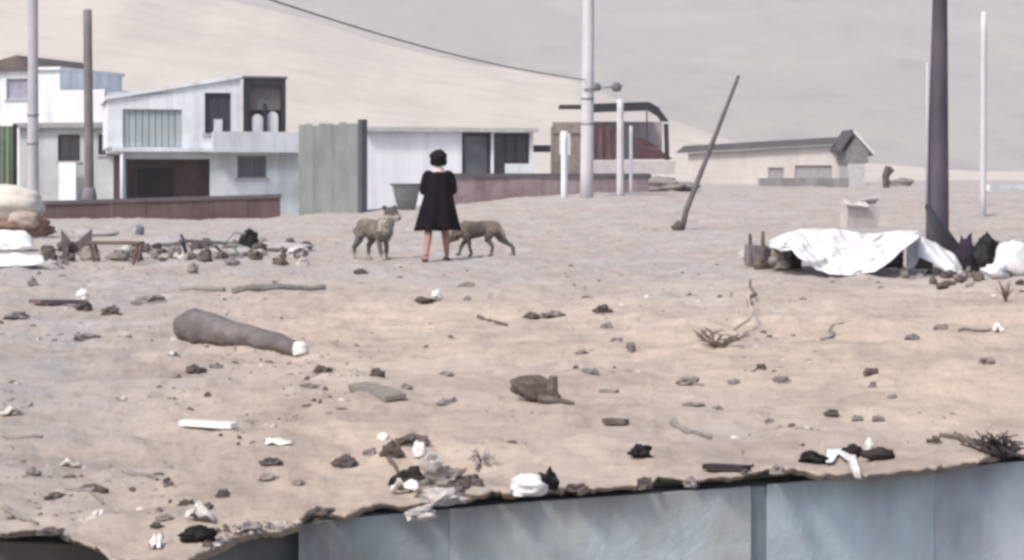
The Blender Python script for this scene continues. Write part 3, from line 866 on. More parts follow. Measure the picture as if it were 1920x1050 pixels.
b0 = base_at(1272, 432); t0 = P(1385, 142, b0.y + .6); r_ = pole('leaning_pole', b0, t0, .06, .034, M('leaning_dark', (0.12, 0.11, 0.12), var=.3, scale=3), 'thin dark pole leaning to the right on open ground')
MB().lump(b0 + Vector((0, 0, .06)), (.24, .2, .22), 5, flat=1).obj('stone_footing', STONE, r_)
b0 = base_at(1757, 462); r_ = pole('dark_pole', b0, P(1763, -60, b0.y), .185, .105, DARKPOLE, 'thick dark tapering pole behind the white tarpaulin heap', n=20)
MB().tube([P(1738, 400, b0.y - .1), P(1739, 118, b0.y - .1)], .022, 8).obj('shading_strip', LAVPOLE, r_, True)  # no pipe: pale tube added to draw the shading on the pole's left side
A, B = P(1738, 388, b0.y - .35), G(1806, 508) + Vector((0, 0, .02))
MB().tube([A, A.lerp(B, .4), B], [.05, .11, .17], 8, ovx=.7).obj('brace', BLACKP, r_, True)
b0 = base_at(1843, 405); pole('pale_post', b0, P(1845, 22, b0.y), .07, .065, PALEPOLE, 'thin pale post right of the thick dark pole')

# ------------------------------------------------------------------ left edge: tank and white sheeting
def build_sack_heap():
    g = G(18, 446); k = g.y / F
    r = root('sack_heap', g, 'bulging cream sack slumped on a brown earth heap at the left edge', 'sack')
    MB().lump(g + Vector((0, .1, 20 * k)), (150 * k, .9, 60 * k), 5.5, .35, 1.5, 5, flat=1).obj('earth', RUSTBAND, r, True)
    MB().lump(g + Vector((-4 * k, .05, 60 * k)), (136 * k, .8, 74 * k), 2.2, .2, 1.3, 5).obj('bag', CREAM, r, True)
    MB().lump(g + Vector((28 * k, -.2, 34 * k)), (60 * k, .4, 40 * k), 8.2, .3, 1.5, 4).obj('spill', M('tan_cloth', (0.42, 0.34, 0.29), var=.25, scale=6, bump=.5, bscale=15), r, True)
build_sack_heap()

def crumple(name, px, py, wpx, hpx, mat, label, cat, seed, depth=.7, rough=.4, sub=4, sink=.12, rot=0.0, group=None, freq=1.7):
    g = G(px, py + hpx * .32)
    k = g.y / F
    b = MB().lump(g + Vector((0, 0, hpx * k * (.5 - sink))), (wpx * k * 1.05, max(wpx * k * depth, .03), hpx * k * 1.25), seed, rough, freq, sub, flat=1, rot=(0, rot, random.uniform(-.3, .3)))
    return tag(b.obj(name, mat, None, True, origin=g), label, cat, group)

def stone_like(px, py, w_, h_, mat, label, cat, name, group, seed):
    g = G(px, py + h_ * .3); k = g.y / F
    b = MB().lump(g + Vector((0, 0, h_ * k * .25)), (w_ * k * 1.1, w_ * k * .8, h_ * k * 1.2), seed * 1.37 + 2, .45, 1.6, 2, flat=1, rot=(0, .2 * math.sin(seed), seed))
    return tag(b.obj(name, mat, None, False, origin=g), label, cat, group)

ORD = ['first', 'second', 'third', 'fourth', 'fifth', 'sixth', 'seventh', 'eighth', 'ninth', 'tenth', 'eleventh', 'twelfth', 'thirteenth', 'fourteenth', 'fifteenth', 'sixteenth', 'seventeenth', 'eighteenth', 'nineteenth', 'twentieth']
def rubble(items, zones, group):
    """items: (column, row, width, height, material, tone word); each lump is labelled by its zone, tone and order from the left"""
    items = sorted(items); cnt = {}; tot = {}
    def zone(px): return next(z for lim, z in zones if px <= lim)
    for it in items: tot[(zone(it[0]), it[5])] = tot.get((zone(it[0]), it[5]), 0) + 1
    for q, (px, py, w_, h_, mat, tone) in enumerate(items):
        z = zone(px); k = (z, tone); cnt[k] = cnt.get(k, 0) + 1
        lab = f'{tone} lump {z}' if tot[k] == 1 else f'{tone} lump {z}, {ORD[cnt[k] - 1]} from the left'
        stone_like(px, py, w_, h_, mat, lab, 'rubble', 'rubble_lump', group, q + 3)

def drape(name, px_l, px_r, top, bot, d_top, d_bot, mat, label, cat, seed, nu=46, nv=22, fold=.04, parent=None):
    """cloth between an upper and a lower outline; top/bot: lists of (column, row)"""
    g = []
    for i in range(nu):
        px = px_l + (px_r - px_l) * i / (nu - 1)
        yt = np.interp(px, [q[0] for q in top], [q[1] for q in top]); yb = np.interp(px, [q[0] for q in bot], [q[1] for q in bot])
        row = []
        for j in range(nv):
            v = j / (nv - 1)
            d = d_top + (d_bot - d_top) * (v ** .8)
            rdg = lambda w_: 1 - 2 * abs(mnoise.noise(w_))
            f = fold * (.55 * rdg(Vector((i * .075 + j * .06, j * .05 - i * .02, seed))) + .45 * rdg(Vector((i * .11 - j * .09, j * .08, seed + 5))) + .06 * rdg(Vector((i * .5, j * .45, seed + 9))) - .5)
            p = P(px, yt + (yb - yt) * v, d); p.y -= f * 2.0; p.z += f * .25
            row.append(p)
        g.append(row)
    b = MB().sheet(g, .006, (0, .012, .004))
    org = Vector(g[nu // 2][-1])
    return tag(b.obj(name, mat, None, True, origin=org), label, cat)

gl = G(40, 470)
drape('white_sheet', -60, 62, [(-60, 432), (10, 432), (50, 434), (62, 446)], [(-60, 468), (30, 468), (62, 462)], gl.y + .4, gl.y - .1, TARP, 'white sheet propped below the cream sack', 'sheet', 3, 30, 16, fold=.12)
gl = G(40, 500)
drape('white_sheet', -60, 84, [(-60, 478), (20, 474), (84, 480)], [(-60, 502), (40, 500), (84, 494)], gl.y + .5, gl.y, TARP, 'white sheet lying flat on the ground at the left edge', 'sheet', 8, 30, 16, fold=.09)

# ------------------------------------------------------------------ white tarpaulin heap on the right and what lies round it
def build_tarp():
    dB = G(1580, 520).y
    top = [(1442, 452), (1465, 440), (1500, 430), (1570, 430), (1600, 434), (1622, 440), (1650, 437), (1680, 433), (1722, 434)]
    bot = [(1442, 462), (1462, 472), (1485, 468), (1500, 484), (1530, 505), (1560, 516), (1600, 518), (1640, 510), (1670, 490), (1690, 470), (1722, 446)]
    drape('white_tarpaulin', 1442, 1722, top, bot, dB + 1.25, dB + .05, TARP, 'large white tarpaulin slung over a heap, sagging to the ground in the middle', 'tarpaulin', 12, 90, 40, .10)
    dB2 = G(1780, 520).y
    drape('white_cloth', 1700, 1806, [(1700, 446), (1730, 444), (1765, 462), (1790, 478), (1806, 505)], [(1700, 506), (1716, 500), (1722, 482), (1745, 492), (1775, 512), (1806, 520)],
          dB2 + .7, dB2 + .15, TARP, 'white cloth hanging in a peak between the tarpaulin and the dark pole', 'cloth', 31, 36, 24, .06)
    # dark crates under it
    for (xa, xb, ya, yb, lab, kk) in ((1448, 1508, 470, 508, 'dark slatted crate under the left end of the white tarpaulin', 0), (1652, 1700, 462, 506, 'dark slatted crate under the right end of the white tarpaulin', 1),
                                      (1716, 1756, 480, 508, 'small dark slatted crate under the peaked white cloth', 2)):
        g = G((xa + xb) / 2, yb); k = g.y / F; g.y += .35; g.z = tz(g.x, g.y)
        W, H = (xb - xa) * k, (yb - ya) * k
        r = root('crate', g, lab, 'crate', 'dark crates under the white sheeting')
        for s in range(4):
            z = H * (s + .5) / 4
            for dy in (-.16, .16):
                MB().box(g + Vector((0, dy, z)), (W, .015, H / 4 * .8)).obj('slat', INTERIOR, r)
        for dx in (-1, 1):
            MB().box(g + Vector((dx * (W / 2 - .02), 0, H * .48)), (.03, .29, H * .9)).obj('end_board', INTERIOR, r)
    # broken bucket-like stump with two prongs left of the tarpaulin
    g = G(1420, 500); k = g.y / F
    r = root('broken_crate', g, 'broken grey crate with two upright splinters left of the white tarpaulin', 'crate')
    MB().box(g + Vector((0, .08, 20 * k)), (40 * k, .16, 40 * k), (0, .05, .2)).obj('box', M('crate_grey', (0.2, 0.18, 0.19), var=.4, scale=12), r)
    for dx, h in ((-12, 62), (10, 66)):
        MB().tube([g + Vector((dx * k, 0, 8 * k)), g + Vector((dx * 1.15 * k, .02, h * k))], [5.5 * k, 3.5 * k], 6, rough=.5).obj('splinter', WOOD, r)
    g = G(1462, 505); k = g.y / F
    tag(MB().lump(g + Vector((0, 0, 14 * k)), (42 * k, .3, 46 * k), 3, .4, sub=3, flat=1).obj('rubble_lump', STONE2, None, False, origin=g), 'grey rubble lump just left of the tarpaulin hem', 'rubble')
    crumple('black_bag_or_shade', 1812, 488, 34, 62, PURPLEBLACK, 'dark purple bag at the foot of the thick dark pole', 'bag', 41, .9, .34, freq=1.9)
    crumple('black_bag_or_shade', 1848, 492, 52, 66, BLACKP, 'black rubbish bag between the dark pole and white sack', 'bag', 23, .9, .34, freq=1.9)
    crumple('white_sack', 1902, 496, 72, 62, TARP, 'bulging white sack at the right edge', 'sack', 14, .7, .2)
    crumple('white_sack', 1862, 514, 50, 26, TARP, 'flattened white wrapping between the black bag and the bulging sack', 'wrapping', 19, .8, .4)
    crumple('white_sack', 1782, 508, 34, 26, TARP, 'small crumpled white wrapping before the dark pole brace', 'wrapping', 17, .7, .4)
    # pale tub behind the tarpaulin
    g = G(1616, 428); k = g.y / F
    r = root('pale_box', g, 'pale crushed cardboard box standing behind the white tarpaulin', 'box')
    M_ = M('pale_card', (0.47, 0.44, 0.44), var=.2, scale=6)
    MB().box(g + Vector((0, .15, 22 * k)), (66 * k, .3, 46 * k), (.08, .06, .25)).obj('carton', M_, r)
    MB().box(g + Vector((-12 * k, -.06, 46 * k)), (46 * k, .2, 3 * k), (.5, .1, .25)).obj('flap', DIRTYW, r)
    MB().box(g + Vector((16 * k, .32, 50 * k)), (40 * k, .2, 3 * k), (-.6, -.1, .25)).obj('flap', M_, r)
    # rubble strung along the foot of the sheeting to the right edge
    rr = random.Random(11)
    its = []
    for q in range(30):
        if q < 8: px, py = rr.uniform(1392, 1462), rr.uniform(478, 512)
        else: px, py = rr.uniform(1690, 1920), rr.uniform(500, 538)
        w_ = rr.uniform(12, 30); mt, tone = rr.choice(((STONE, 'dark'), (STONE2, 'grey'), (STONE2, 'grey'), (WOOD, 'brown'), (STONE3, 'pale')))
        its.append((px, py, w_, w_ * rr.uniform(.5, .9), mt, tone))
    rubble(its, ((1600, 'by the broken grey crate'), (1800, 'below the peaked white cloth'), (1868, 'before the dark bags at the pole'), (9999, 'before the bulging white sack')), 'rubble along the white sheeting')
    # brown weed by the sack
    g = G(1886, 566); k = g.y / F
    r = root('dry_weed', g, 'dry brown weed below the white sack at the right edge', 'weed')
    for q in range(9):
        an = random.uniform(-.9, .9); L = random.uniform(24, 44) * k
        MB().tube([g, g + Vector((math.sin(an) * L * .5, random.uniform(-.06, .06), L * .6)), g + Vector((math.sin(an) * L * 1.0, random.uniform(-.1, .1), L))], [.008, .006, .003], 5).obj('stalk', TWIG, r)
    # dark stump and stones by the long low building
    g = base_at(1662, 352); k = g.y / F
    r = root('stump', g, 'dark forked stump right of the gable of the low building', 'stump')
    MB().tube([g - Vector((0, 0, .1)), g + Vector((-1 * k, 0, 22 * k)), g + Vector((4 * k, 0, 40 * k))], [6 * k, 6 * k, 7 * k], 8, rough=.4).obj('trunk', STONE, r)
    MB().tube([g + Vector((0, 0, 22 * k)), g + Vector((10 * k, 0, 36 * k))], [5 * k, 6 * k], 8, rough=.4).obj('fork', STONE, r)
    crumple('boulder', 1690, 344, 38, 14, STONE2, 'grey boulder right of the dark forked stump', 'boulder', 21)
    crumple('earth_heap', 1235, 352, 120, 22, STONE2, 'dark rubble heap at the right foot of the kiosk', 'heap', 22, .4, .5)
build_tarp()

# ------------------------------------------------------------------ clutter in front of the maroon wall on the left
def build_clutter():
    for px, py, h, w_, lean, lab in ((122, 478, 46, 22, -.25, 'dark board leaning left of the timber pole foot'), (152, 480, 50, 18, .3, 'dark pointed board right of the leaning dark board')):
        g = G(px, py); k = g.y / F
        q = [g + Vector((-w_ * .2 * k, 0, -.03)), g + Vector((w_ * .2 * k, 0, -.03)), g + Vector(((w_ * .5 + lean * h * .5) * k, .1, h * .6 * k)), g + Vector((lean * h * k, .16, h * k)), g + Vector((-w_ * .5 * k, .1, h * .55 * k))]
        tag(MB().prism(q, [p + Vector((0, .05, .0)) for p in q]).obj('board', M('dark_board', (0.09, 0.075, 0.075), var=.4, scale=9), None, False, origin=g), lab, 'board')
    # rusty frame of a low table on its legs
    g = G(212, 492); k = g.y / F
    r = root('rusty_frame', g, 'rusty low table frame standing before the maroon garden wall', 'frame')
    for (a, c) in (((-46, 0, 36), (48, 0, 36)), ((-46, .35, 36), (48, .35, 36)), ((-46, 0, 36), (-46, .35, 36)), ((48, 0, 36), (48, .35, 36))):
        MB().tube([g + Vector((a[0] * k, a[1], a[2] * k)), g + Vector((c[0] * k, c[1], c[2] * k))], .022, 6).obj('rail', RUST, r)
    for x, y in ((-44, .02), (46, .02), (-44, .33), (46, .33)):
        MB().tube([g + Vector((x * k * .8, y, -.04)), g + Vector((x * k, y, 36 * k))], .022, 6).obj('leg', RUST, r)
    crumple('rubble_lump', 170, 484, 32, 20, STONE2, 'grey rubble lump under the left of the rusty table frame', 'rubble', 31)
    crumple('rubble_lump', 222, 484, 34, 14, STONE2, 'flat grey rubble lump under the right of the rusty table frame', 'rubble', 32)
    crumple('blue_grey_bucket', 262, 434, 16, 18, M('blue_grey', (0.16, 0.18, 0.22)), 'small blue-grey bundle right of the rusty table frame', 'bundle', 33)
    # overturned bench: seat plank, legs in the air
    g = G(408, 482); k = g.y / F
    r = root('overturned_bench', g, 'overturned dark bench with one end resting on the ground', 'bench')
    MB().box(g + Vector((-28 * k, .1, 28 * k)), (86 * k, .26, 5 * k), (0, .06, 0)).obj('seat', M('bench_dark', (0.10, 0.095, 0.10), var=.35, scale=9), r)
    for x0, z0, x1, z1, rr in ((-66, 28, -56, -2, .03), (-62, 30, -70, 42, .02), (10, 24, 30, 46, .02), (-5, 20, 22, -2, .02), (30, 46, 52, 44, .02), (12, 24, 46, 20, .02), (28, 20, 46, -2, .02)):
        MB().tube([g + Vector((x0 * k, .02, z0 * k)), g + Vector((x1 * k, .04, z1 * k))], rr, 6).obj('leg', METALGREY if x0 > 0 else DARKFRAME, r)
    crumple('black_bag_or_shade', 466, 460, 30, 40, BLACKP, 'black plastic bag leaning at the right end of the overturned bench', 'bag', 36, .8, .4)
    crumple('stone', 362, 506, 18, 18, STONE2, 'small dark stone standing below the overturned bench', 'stone', 37)
    rr = random.Random(4)
    its = []
    for q in range(74):
        px = rr.uniform(88, 580); py = 478 + max(-14, min(22, rr.gauss(0, 9))) - .012 * px
        w_ = rr.uniform(10, 30) * (1 if rr.random() < .8 else 1.4)
        mt, tone = rr.choice(((STONE3, 'pale'), (DIRTYW, 'whitish'), (STONE, 'dark'), (STONE, 'dark'), (STONE2, 'grey'), (WOOD, 'brown')))
        its.append((px, py, w_, w_ * rr.uniform(.4, .9), mt, tone))
    rubble(its, ((160, 'at the leaning dark boards'), (270, 'round the rusty table frame'), (345, 'between the table frame and the bench'), (450, 'round the overturned bench'), (9999, 'right of the overturned bench')), 'rubble band before the maroon garden wall')
    for q, (px, py, w_) in enumerate(((172, 446, 60), (300, 462, 70), (430, 478, 60), (520, 470, 80))):
        g = G(px, py); k = g.y / F
        tag(MB().lump(g + Vector((0, 0, 4 * k)), (w_ * 1.6 * k, .7, 24 * k), 80 + q, .3, 1.4, 4, flat=1).obj('earth_heap', M('grey_dust', (0.39, 0.37, 0.368), var=.2, scale=6, bump=.6, bscale=12), None, True, origin=g), ('low sandy heap behind the rusty table frame', 'low sandy heap left of the overturned bench', 'low sandy heap at the black bag by the bench', 'low sandy heap left of the standing dog')[q], 'heap')
    # grey tub behind the person
    g = G(762, 392); k = g.y / F
    r = root('grey_tub', g, 'grey tapered tub standing left of the walking person', 'tub')
    zb = P(762, 386, g.y).z; c = Vector((g.x, g.y, g.z))
    h = P(762, 346, g.y).z - g.z
    MB().lathe([(.26, -.03), (.42, h * .9), (.46, h), (.42, h), (.36, h * .8), (.2, .1)], c, 20).obj('shell', METALGREY, r, True)
    MB().lathe([(.455, h - .03), (.50, h - .02), (.50, h + .03), (.455, h + .035)], c, 20).obj('rim', M('tub_rim', (0.12, 0.13, 0.14)), r, True)
build_clutter()

# ------------------------------------------------------------------ people and animals
def fuse(b, name, mat, parent, origin, voxel=.012, smooth=4, colour=None, shag=0.0):
    """grow one continuous skin over the overlapping limbs"""
    me = bpy.data.meshes.new(name + '_raw')
    me.from_pydata([tuple(Vector(q)) for q in b.v], [], b.f); me.update()
    t = bpy.data.objects.new(name + '_raw', me); tmp = bpy.data.scenes.new('tmp'); tmp.collection.objects.link(t)
    m = t.modifiers.new('r', 'REMESH'); m.mode = 'VOXEL'; m.voxel_size = voxel
    if smooth:
        q = t.modifiers.new('s', 'SMOOTH'); q.factor = .5; q.iterations = smooth
    with bpy.context.temp_override(scene=tmp, view_layer=tmp.view_layers[0]):
        dg = bpy.context.evaluated_depsgraph_get(); dg.update()
    out = bpy.data.meshes.new_from_object(t.evaluated_get(dg))
    bpy.data.objects.remove(t); bpy.data.meshes.remove(me); bpy.data.scenes.remove(tmp)
    out.name = name
    out.polygons.foreach_set('use_smooth', [True] * len(out.polygons))
    if shag:
        for v, nn in [(v, v.normal.copy()) for v in out.vertices]:
            v.co += nn * shag * (mnoise.noise(v.co * 34) + .6 * mnoise.noise(v.co * 75))
    if colour:
        at = out.color_attributes.new('Col', 'FLOAT_COLOR', 'POINT')
        buf = []
        for v in out.vertices: buf += [*colour(v.co), 1.0]
        at.data.foreach_set('color', buf)
    out.materials.clear(); out.materials.append(mat)
    o = bpy.data.objects.new(name, out); COL.objects.link(o)
    o.parent = parent
    return o

def build_person():
    g = G(822, 491)
    r = root('person', g, 'person with short dark hair, pale pink top and dark flared dress walking between two dogs', 'person')
    r.rotation_euler = (0, 0, R(10))
    b = MB()
    T = b.tube
    S = 1.0
    # trunk and head, facing away (+y)
    T([(0, 0, .72), (0, 0, .82), (0, .01, .96), (0, .02, 1.10), (0, .01, 1.20), (0, .015, 1.26)], [.12, .135, .105, .12, .12, .055], 14, ovx=1.0)
    b.ball((0, .01, 1.13), (.165, .10, .13)); b.ball((0, 0, .80), (.155, .115, .12))
    T([(0, .015, 1.22), (0, .02, 1.33)], [.05, .045], 10)
    b.ball((0, .035, 1.405), (.072, .09, .105)); b.ball((0, .085, 1.375), (.05, .05, .065))
    b.ball((0, .135, 1.385), (.012, .016, .018)); b.ball((-.074, .03, 1.395), (.012, .02, .028)); b.ball((.074, .03, 1.395), (.012, .02, .028))
    # arms bent forward, hands holding one another
    for s in (-1, 1):
        T([(s * .15, .01, 1.19), (s * .185, -.005, 1.08), (s * .20, .02, .955)], [.055, .047, .038], 10)
        T([(s * .20, .02, .955), (s * .15, .13, .945), (s * .07, .20, .955)], [.038, .034, .025], 10)
        b.ball((s * .045, .215, .957), (.035, .02, .032))
        for k in range(4):
            T([(s * .02, .225, .975 - .014 * k), (-s * .02, .236, .972 - .014 * k), (-s * .045, .222 - .004 * k, .968 - .014 * k)], [.009, .0085, .007], 6)
        T([(s * .05, .205, .98), (s * .02, .20, 1.0), (-s * .005, .205, 1.005)], [.011, .009, .008], 6)
    # legs in mid-stride
    T([(-.085, 0, .78), (-.13, .03, .44), (-.19, -.16, .10)], [.095, .056, .034], 10)
    T([(-.13, .02, .44), (-.15, -.07, .32), (-.19, -.16, .09)], [.052, .053, .033], 10)
    T([(-.19, -.17, .06), (-.195, -.09, .035), (-.20, .0, .022)], [.034, .036, .028], 8)
    T([(.085, 0, .78), (.10, .10, .44), (.135, .14, .09)], [.095, .056, .034], 10)
    T([(.10, .09, .44), (.115, .09, .32), (.135, .14, .08)], [.052, .054, .033], 10)
    T([(.135, .12, .035), (.14, .20, .03), (.145, .28, .022)], [.034, .036, .028], 8)
    fuse(b, 'body', M('skin', (0.34, 0.20, 0.155), var=.12, scale=8, bump=.05, rough=.6), r, g, .011, 4)
    # pale yoke over the shoulders, dark sleeves below it
    t = MB()
    t.ball((0, .01, 1.175), (.135, .105, .075)); t.tube([(0, .01, 1.13), (0, .01, 1.2), (0, .018, 1.292)], [.105, .112, .066], 14)
    fuse(t, 'pink_top', M('pale_pink_cloth', (0.60, 0.47, 0.47), var=.15, scale=12, bump=.4, bscale=18), r, g, .012, 5)
    for s in (-1, 1):
        t = MB().ball((s * .135, .008, 1.185), (.075, .082, .062)).tube([(s * .155, .01, 1.175), (s * .188, -.003, 1.08), (s * .206, .018, .96), (s * .19, .06, .945)], [.064, .062, .055, .05], 12, rough=.12)
        fuse(t, 'sleeve', M('dark_dress', (0.010, 0.007, 0.012), var=.4, scale=7, bump=.4, bscale=20, spec=.08), r, g, .012, 2)
    # dark flared dress: pleated rings from under the arms to the knee
    d = MB(); n = 44; rings = []
    for z, rx, ry, pl_ in ((1.225, .130, .104, .0), (1.19, .172, .126, .0), (1.12, .188, .134, .02), (1.0, .190, .138, .03), (.90, .200, .15, .04), (.80, .222, .17, .05), (.70, .240, .185, .09), (.60, .256, .20, .12), (.50, .272, .212, .15), (.435, .286, .22, .17)):
        rings.append([(rx * (1 + pl_ * math.sin(9 * a + 2.2 * math.sin(2 * a + z * 3) + z * 2)) * math.cos(a) - .02 * (1.1 - z) , ry * (1 + pl_ * math.sin(9 * a + 1.2 * math.sin(2 * a))) * math.sin(a) + .01, z + (.012 * math.sin(5 * a) if z < .45 else 0)) for a in (2 * math.pi * k / n for k in range(n))])
    vs = [q for rr in rings for q in rr]; fs = []
    for i in range(len(rings) - 1):
        for k in range(n): fs.append((i * n + k, (i + 1) * n + k, (i + 1) * n + (k + 1) % n, i * n + (k + 1) % n))
    d.add(vs, fs)
    o = d.obj('dress', M('dark_dress', (0.010, 0.007, 0.012), var=.4, scale=7, bump=.4, bscale=20, spec=.08), None, True); o.parent = r
    sm = o.modifiers.new('thick', 'SOLIDIFY'); sm.thickness = .008
    # hair: a cap with an uneven hem
    h = MB().lump((0, .0, 1.43), (.245, .25, .20), 4.2, .16, 3.0, 5)
    h.ball((0, -.035, 1.385), (.105, .075, .09)); h.ball((-.07, -.01, 1.365), (.05, .065, .065)); h.ball((.07, -.01, 1.365), (.05, .065, .065))
    fuse(h, 'hair', M('black_hair', (0.009, 0.008, 0.009), var=.4, scale=30, bump=.6, bscale=50, rough=.7, spec=.12), r, g, .011, 2)
    for x, y in ((-.193, -.08), (.14, .20)):
        s_ = MB().lump((x, y + .01, .03), (.095, .27, .075), x, .06, 1.5, 3, flat=1)
        o = s_.obj('shoe', M('dark_shoe', (0.09, 0.06, 0.06), var=.3), None, True); o.parent = r
build_person()

FUR = M_vcol('dog_fur')
def build_dog(name, px, py, label, rz, pose, colour, scale=1.0):
    g = G(px, py)
    r = root(name, g, label, 'dog')
    r.rotation_euler = (0, 0, rz); r.scale = (scale,) * 3
    b = MB(); T = b.tube
    # trunk along +x (head end): deep chest, tucked belly
    T([(-.30, 0, .42), (-.18, 0, .42), (0, 0, .40), (.16, 0, .385), (.28, 0, .40)], [.095, .108, .115, .135, .12], 14, ovx=.85)
    b.ball((.20, 0, .375), (.15, .095, .135)); b.ball((-.25, 0, .41), (.11, .085, .105))
    for s in (-1, 1):
        # hind leg: thigh forward to the knee, hock back, upright shank
        hx, dx = (-.25, pose['hind'][0 if s < 0 else 1])
        T([(-.26, s * .06, .40), (-.19 + dx * .5, s * .075, .27)], [.085, .05], 10)
        T([(-.19 + dx * .5, s * .075, .27), (-.31 + dx, s * .075, .155)], [.048, .028], 8)
        T([(-.31 + dx, s * .075, .155), (-.30 + dx * 1.15, s * .075, .03)], [.026, .022], 8)
        b.ball((-.275 + dx * 1.15, s * .075, .02), (.042, .026, .022))
        fx = pose['fore'][0 if s < 0 else 1]
        T([(.22, s * .06, .38), (.19 + fx * .4, s * .068, .26)], [.07, .04], 10)
        T([(.19 + fx * .4, s * .068, .26), (.22 + fx * .8, s * .068, .12), (.215 + fx, s * .068, .03)], [.037, .026, .022], 8)
        b.ball((.24 + fx, s * .068, .02), (.042, .026, .022))
    nk = Vector(pose['head'])
    base = Vector((.27, 0, .44))
    T([(.20, 0, .42), base.lerp(nk, .5), nk], [.115, .092, .08], 12)
    b.ball(nk, (.098, .086, .085))
    mz = Vector(pose['muzzle'])
    T([nk, nk.lerp(nk + mz, .6), nk + mz], [.072, .054, .040], 10)
    b.ball(nk + mz, (.026, .024, .02))
    for s in (-1, 1):
        e = nk + Vector((-.02, s * .05, .045))
        T([e, e + Vector((-.02, s * .03, .045)), e + Vector((.0, s * .062, .02))], [.03, .024, .012], 7)
    t = pose['tail']
    T([(-.33, 0, .45), (-.40, t[0] * .4, .45 + t[1] * .45), (-.47 - t[2], t[0], .45 + t[1])], [.03, .024, .012], 8)
    fuse(b, 'body', FUR, r, g, .009, 3, colour, .016)
    for s in (-1, 1):
        e = nk + mz * .28 + Vector((0, s * .045, .035))
        o = MB().ball(e, .010, 6, 8).obj('eye', BLACKP, None, True); o.parent = r
    o = MB().ball(nk + mz * 1.1, (.016, .018, .014), 6, 8).obj('nose', BLACKP, None, True); o.parent = r

def fur_a(c):
    n = mnoise.noise(c * 7)
    if c.z > .585 and c.x > .12: return (.10, .095, .085)
    if c.x > .24 + .06 * n and .38 < c.z < .60 + .05 * n: return (.42, .40, .36)
    if c.z < .1: return (.36, .34, .32)
    return (.20 + .12 * n, .175 + .11 * n, .15 + .10 * n)
def fur_b(c):
    n = mnoise.noise(c * 6)
    k = .20 + .09 * n
    if c.z < .30: k *= .75
    return (k, k * .84, k * .74)
build_dog('dog', 702, 488, 'grey dog with dark head and pale chest standing left of the walking person', R(-52),
          dict(hind=(-.05, .06), fore=(.03, -.05), head=(.37, 0, .60), muzzle=(.17, 0, -.06), tail=(.10, -.22, .12)), fur_a, 1.14)
build_dog('dog', 899, 481, 'brown-grey dog walking with lowered head behind the legs of the person', R(152),
          dict(hind=(-.20, .05), fore=(.16, -.12), head=(.43, 0, .30), muzzle=(.15, 0, -.10), tail=(.04, -.24, .02)), fur_b, .95)

# ------------------------------------------------------------------ things lying about
def stone(px, py, w_, h_, label, mat=STONE, cat='stone', name='stone', group=None, seed=None, depth=.8, rot=0.0):
    g = G(px, py + h_ * .3); k = g.y / F
    sd_ = seed if seed is not None else px * .37 + py * .11
    b = MB().lump(g + Vector((0, 0, h_ * k * .14)), (w_ * k * 1.15, w_ * k * depth, h_ * k * 1.2), sd_, .55, 1.7, 2 if int(px) % 2 else 3, flat=1, rot=(0, rot, sd_ % 1))
    return tag(b.obj(name, mat, None, False, origin=g), label, cat, group)
def stick(p0, p1, rpx, label, mat=WOOD, cat='stick', name='stick', lift=0.0, bend=.06, n=7, taper=.5):
    a, c = G(*p0), G(*p1); L = (c - a).length; k = (a.y + c.y) / 2 / F
    sd_ = p0[0] * .13 + p0[1]
    pts, rad = [], []
    for i in range(n):
        t = i / (n - 1); q = a.lerp(c, t)
        q.x += bend * L * mnoise.noise(Vector((t * 2.2, sd_, 0))); q.y += bend * L * mnoise.noise(Vector((t * 2.2, sd_, 5)))
        q.z = tz(q.x, q.y) + rpx * k * .55 + lift * t
        pts.append(q); rad.append(rpx * k * (1 - (1 - taper) * t) * (1 + .25 * mnoise.noise(Vector((t * 7, sd_, 9)))))
    b = MB().tube(pts, rad, 7, rough=.25)
    return tag(b.obj(name, mat, None, False, origin=pts[0]), label, cat)
def plank(p0, p1, wpx, tpx, label, mat=WOOD2, cat='board', name='board', tilt=.0):
    a, c = G(*p0), G(*p1); k = (a.y + c.y) / 2 / F
    d = c - a; L = d.length; an = math.atan2(d.y, d.x); pit = -math.asin(max(-1, min(1, d.z / L)))
    m = (a + c) / 2
    b = MB(); n = 6; w2 = wpx * k
    rm = Euler((tilt, pit, an)).to_matrix()
    rows_ = []
    for i in range(n + 1):
        x = -L / 2 + L * i / n; e = (1 if 0 < i < n else .8)
        rows_.append([Vector((x + random.uniform(-.01, .01) * L, s * w2 / 2 * e * random.uniform(.85, 1.1), 0)) for s in (-1, -.3, .4, 1)])
    rows_ = [[rm @ q + m + Vector((0, 0, tpx * k * .3)) for q in rr] for rr in rows_]
    b.sheet(rows_, .01, (0, 0, tpx * k))
    return tag(b.obj(name, mat, None, False, origin=m), label, cat)
def scrap(px, py, w_, h_, label, mat=WPLASTIC, cat='scrap', name='plastic_scrap', seed=0, tall=.5):
    """crumpled film lying on the soil"""
    g = G(px, py + h_ * .35); k = g.y / F; W = w_ * k; H = h_ * k
    n = 9; gr = []
    for i in range(n):
        row = []
        for j in range(6):
            u, v = i / (n - 1) - .5, j / 5 - .5
            edge = 1 - .35 * abs(mnoise.noise(Vector((u * 3, v * 3, seed))))
            x, y = u * W * edge, v * max(W * .6, H) * edge
            z = H * tall * max(0, .45 + 1.3 * mnoise.noise(Vector((u * 3.2 + seed, v * 3.2, seed * 2)))) * (1 - (2 * u) ** 4 * .6)
            q = g + Vector((x, y, 0)); q.z = tz(q.x, q.y) + .004 + z
            row.append(q)
        gr.append(row)
    b = MB().sheet(gr, .003, (0, .001, .003))
    return tag(b.obj(name, mat, None, True, origin=g), label, cat)

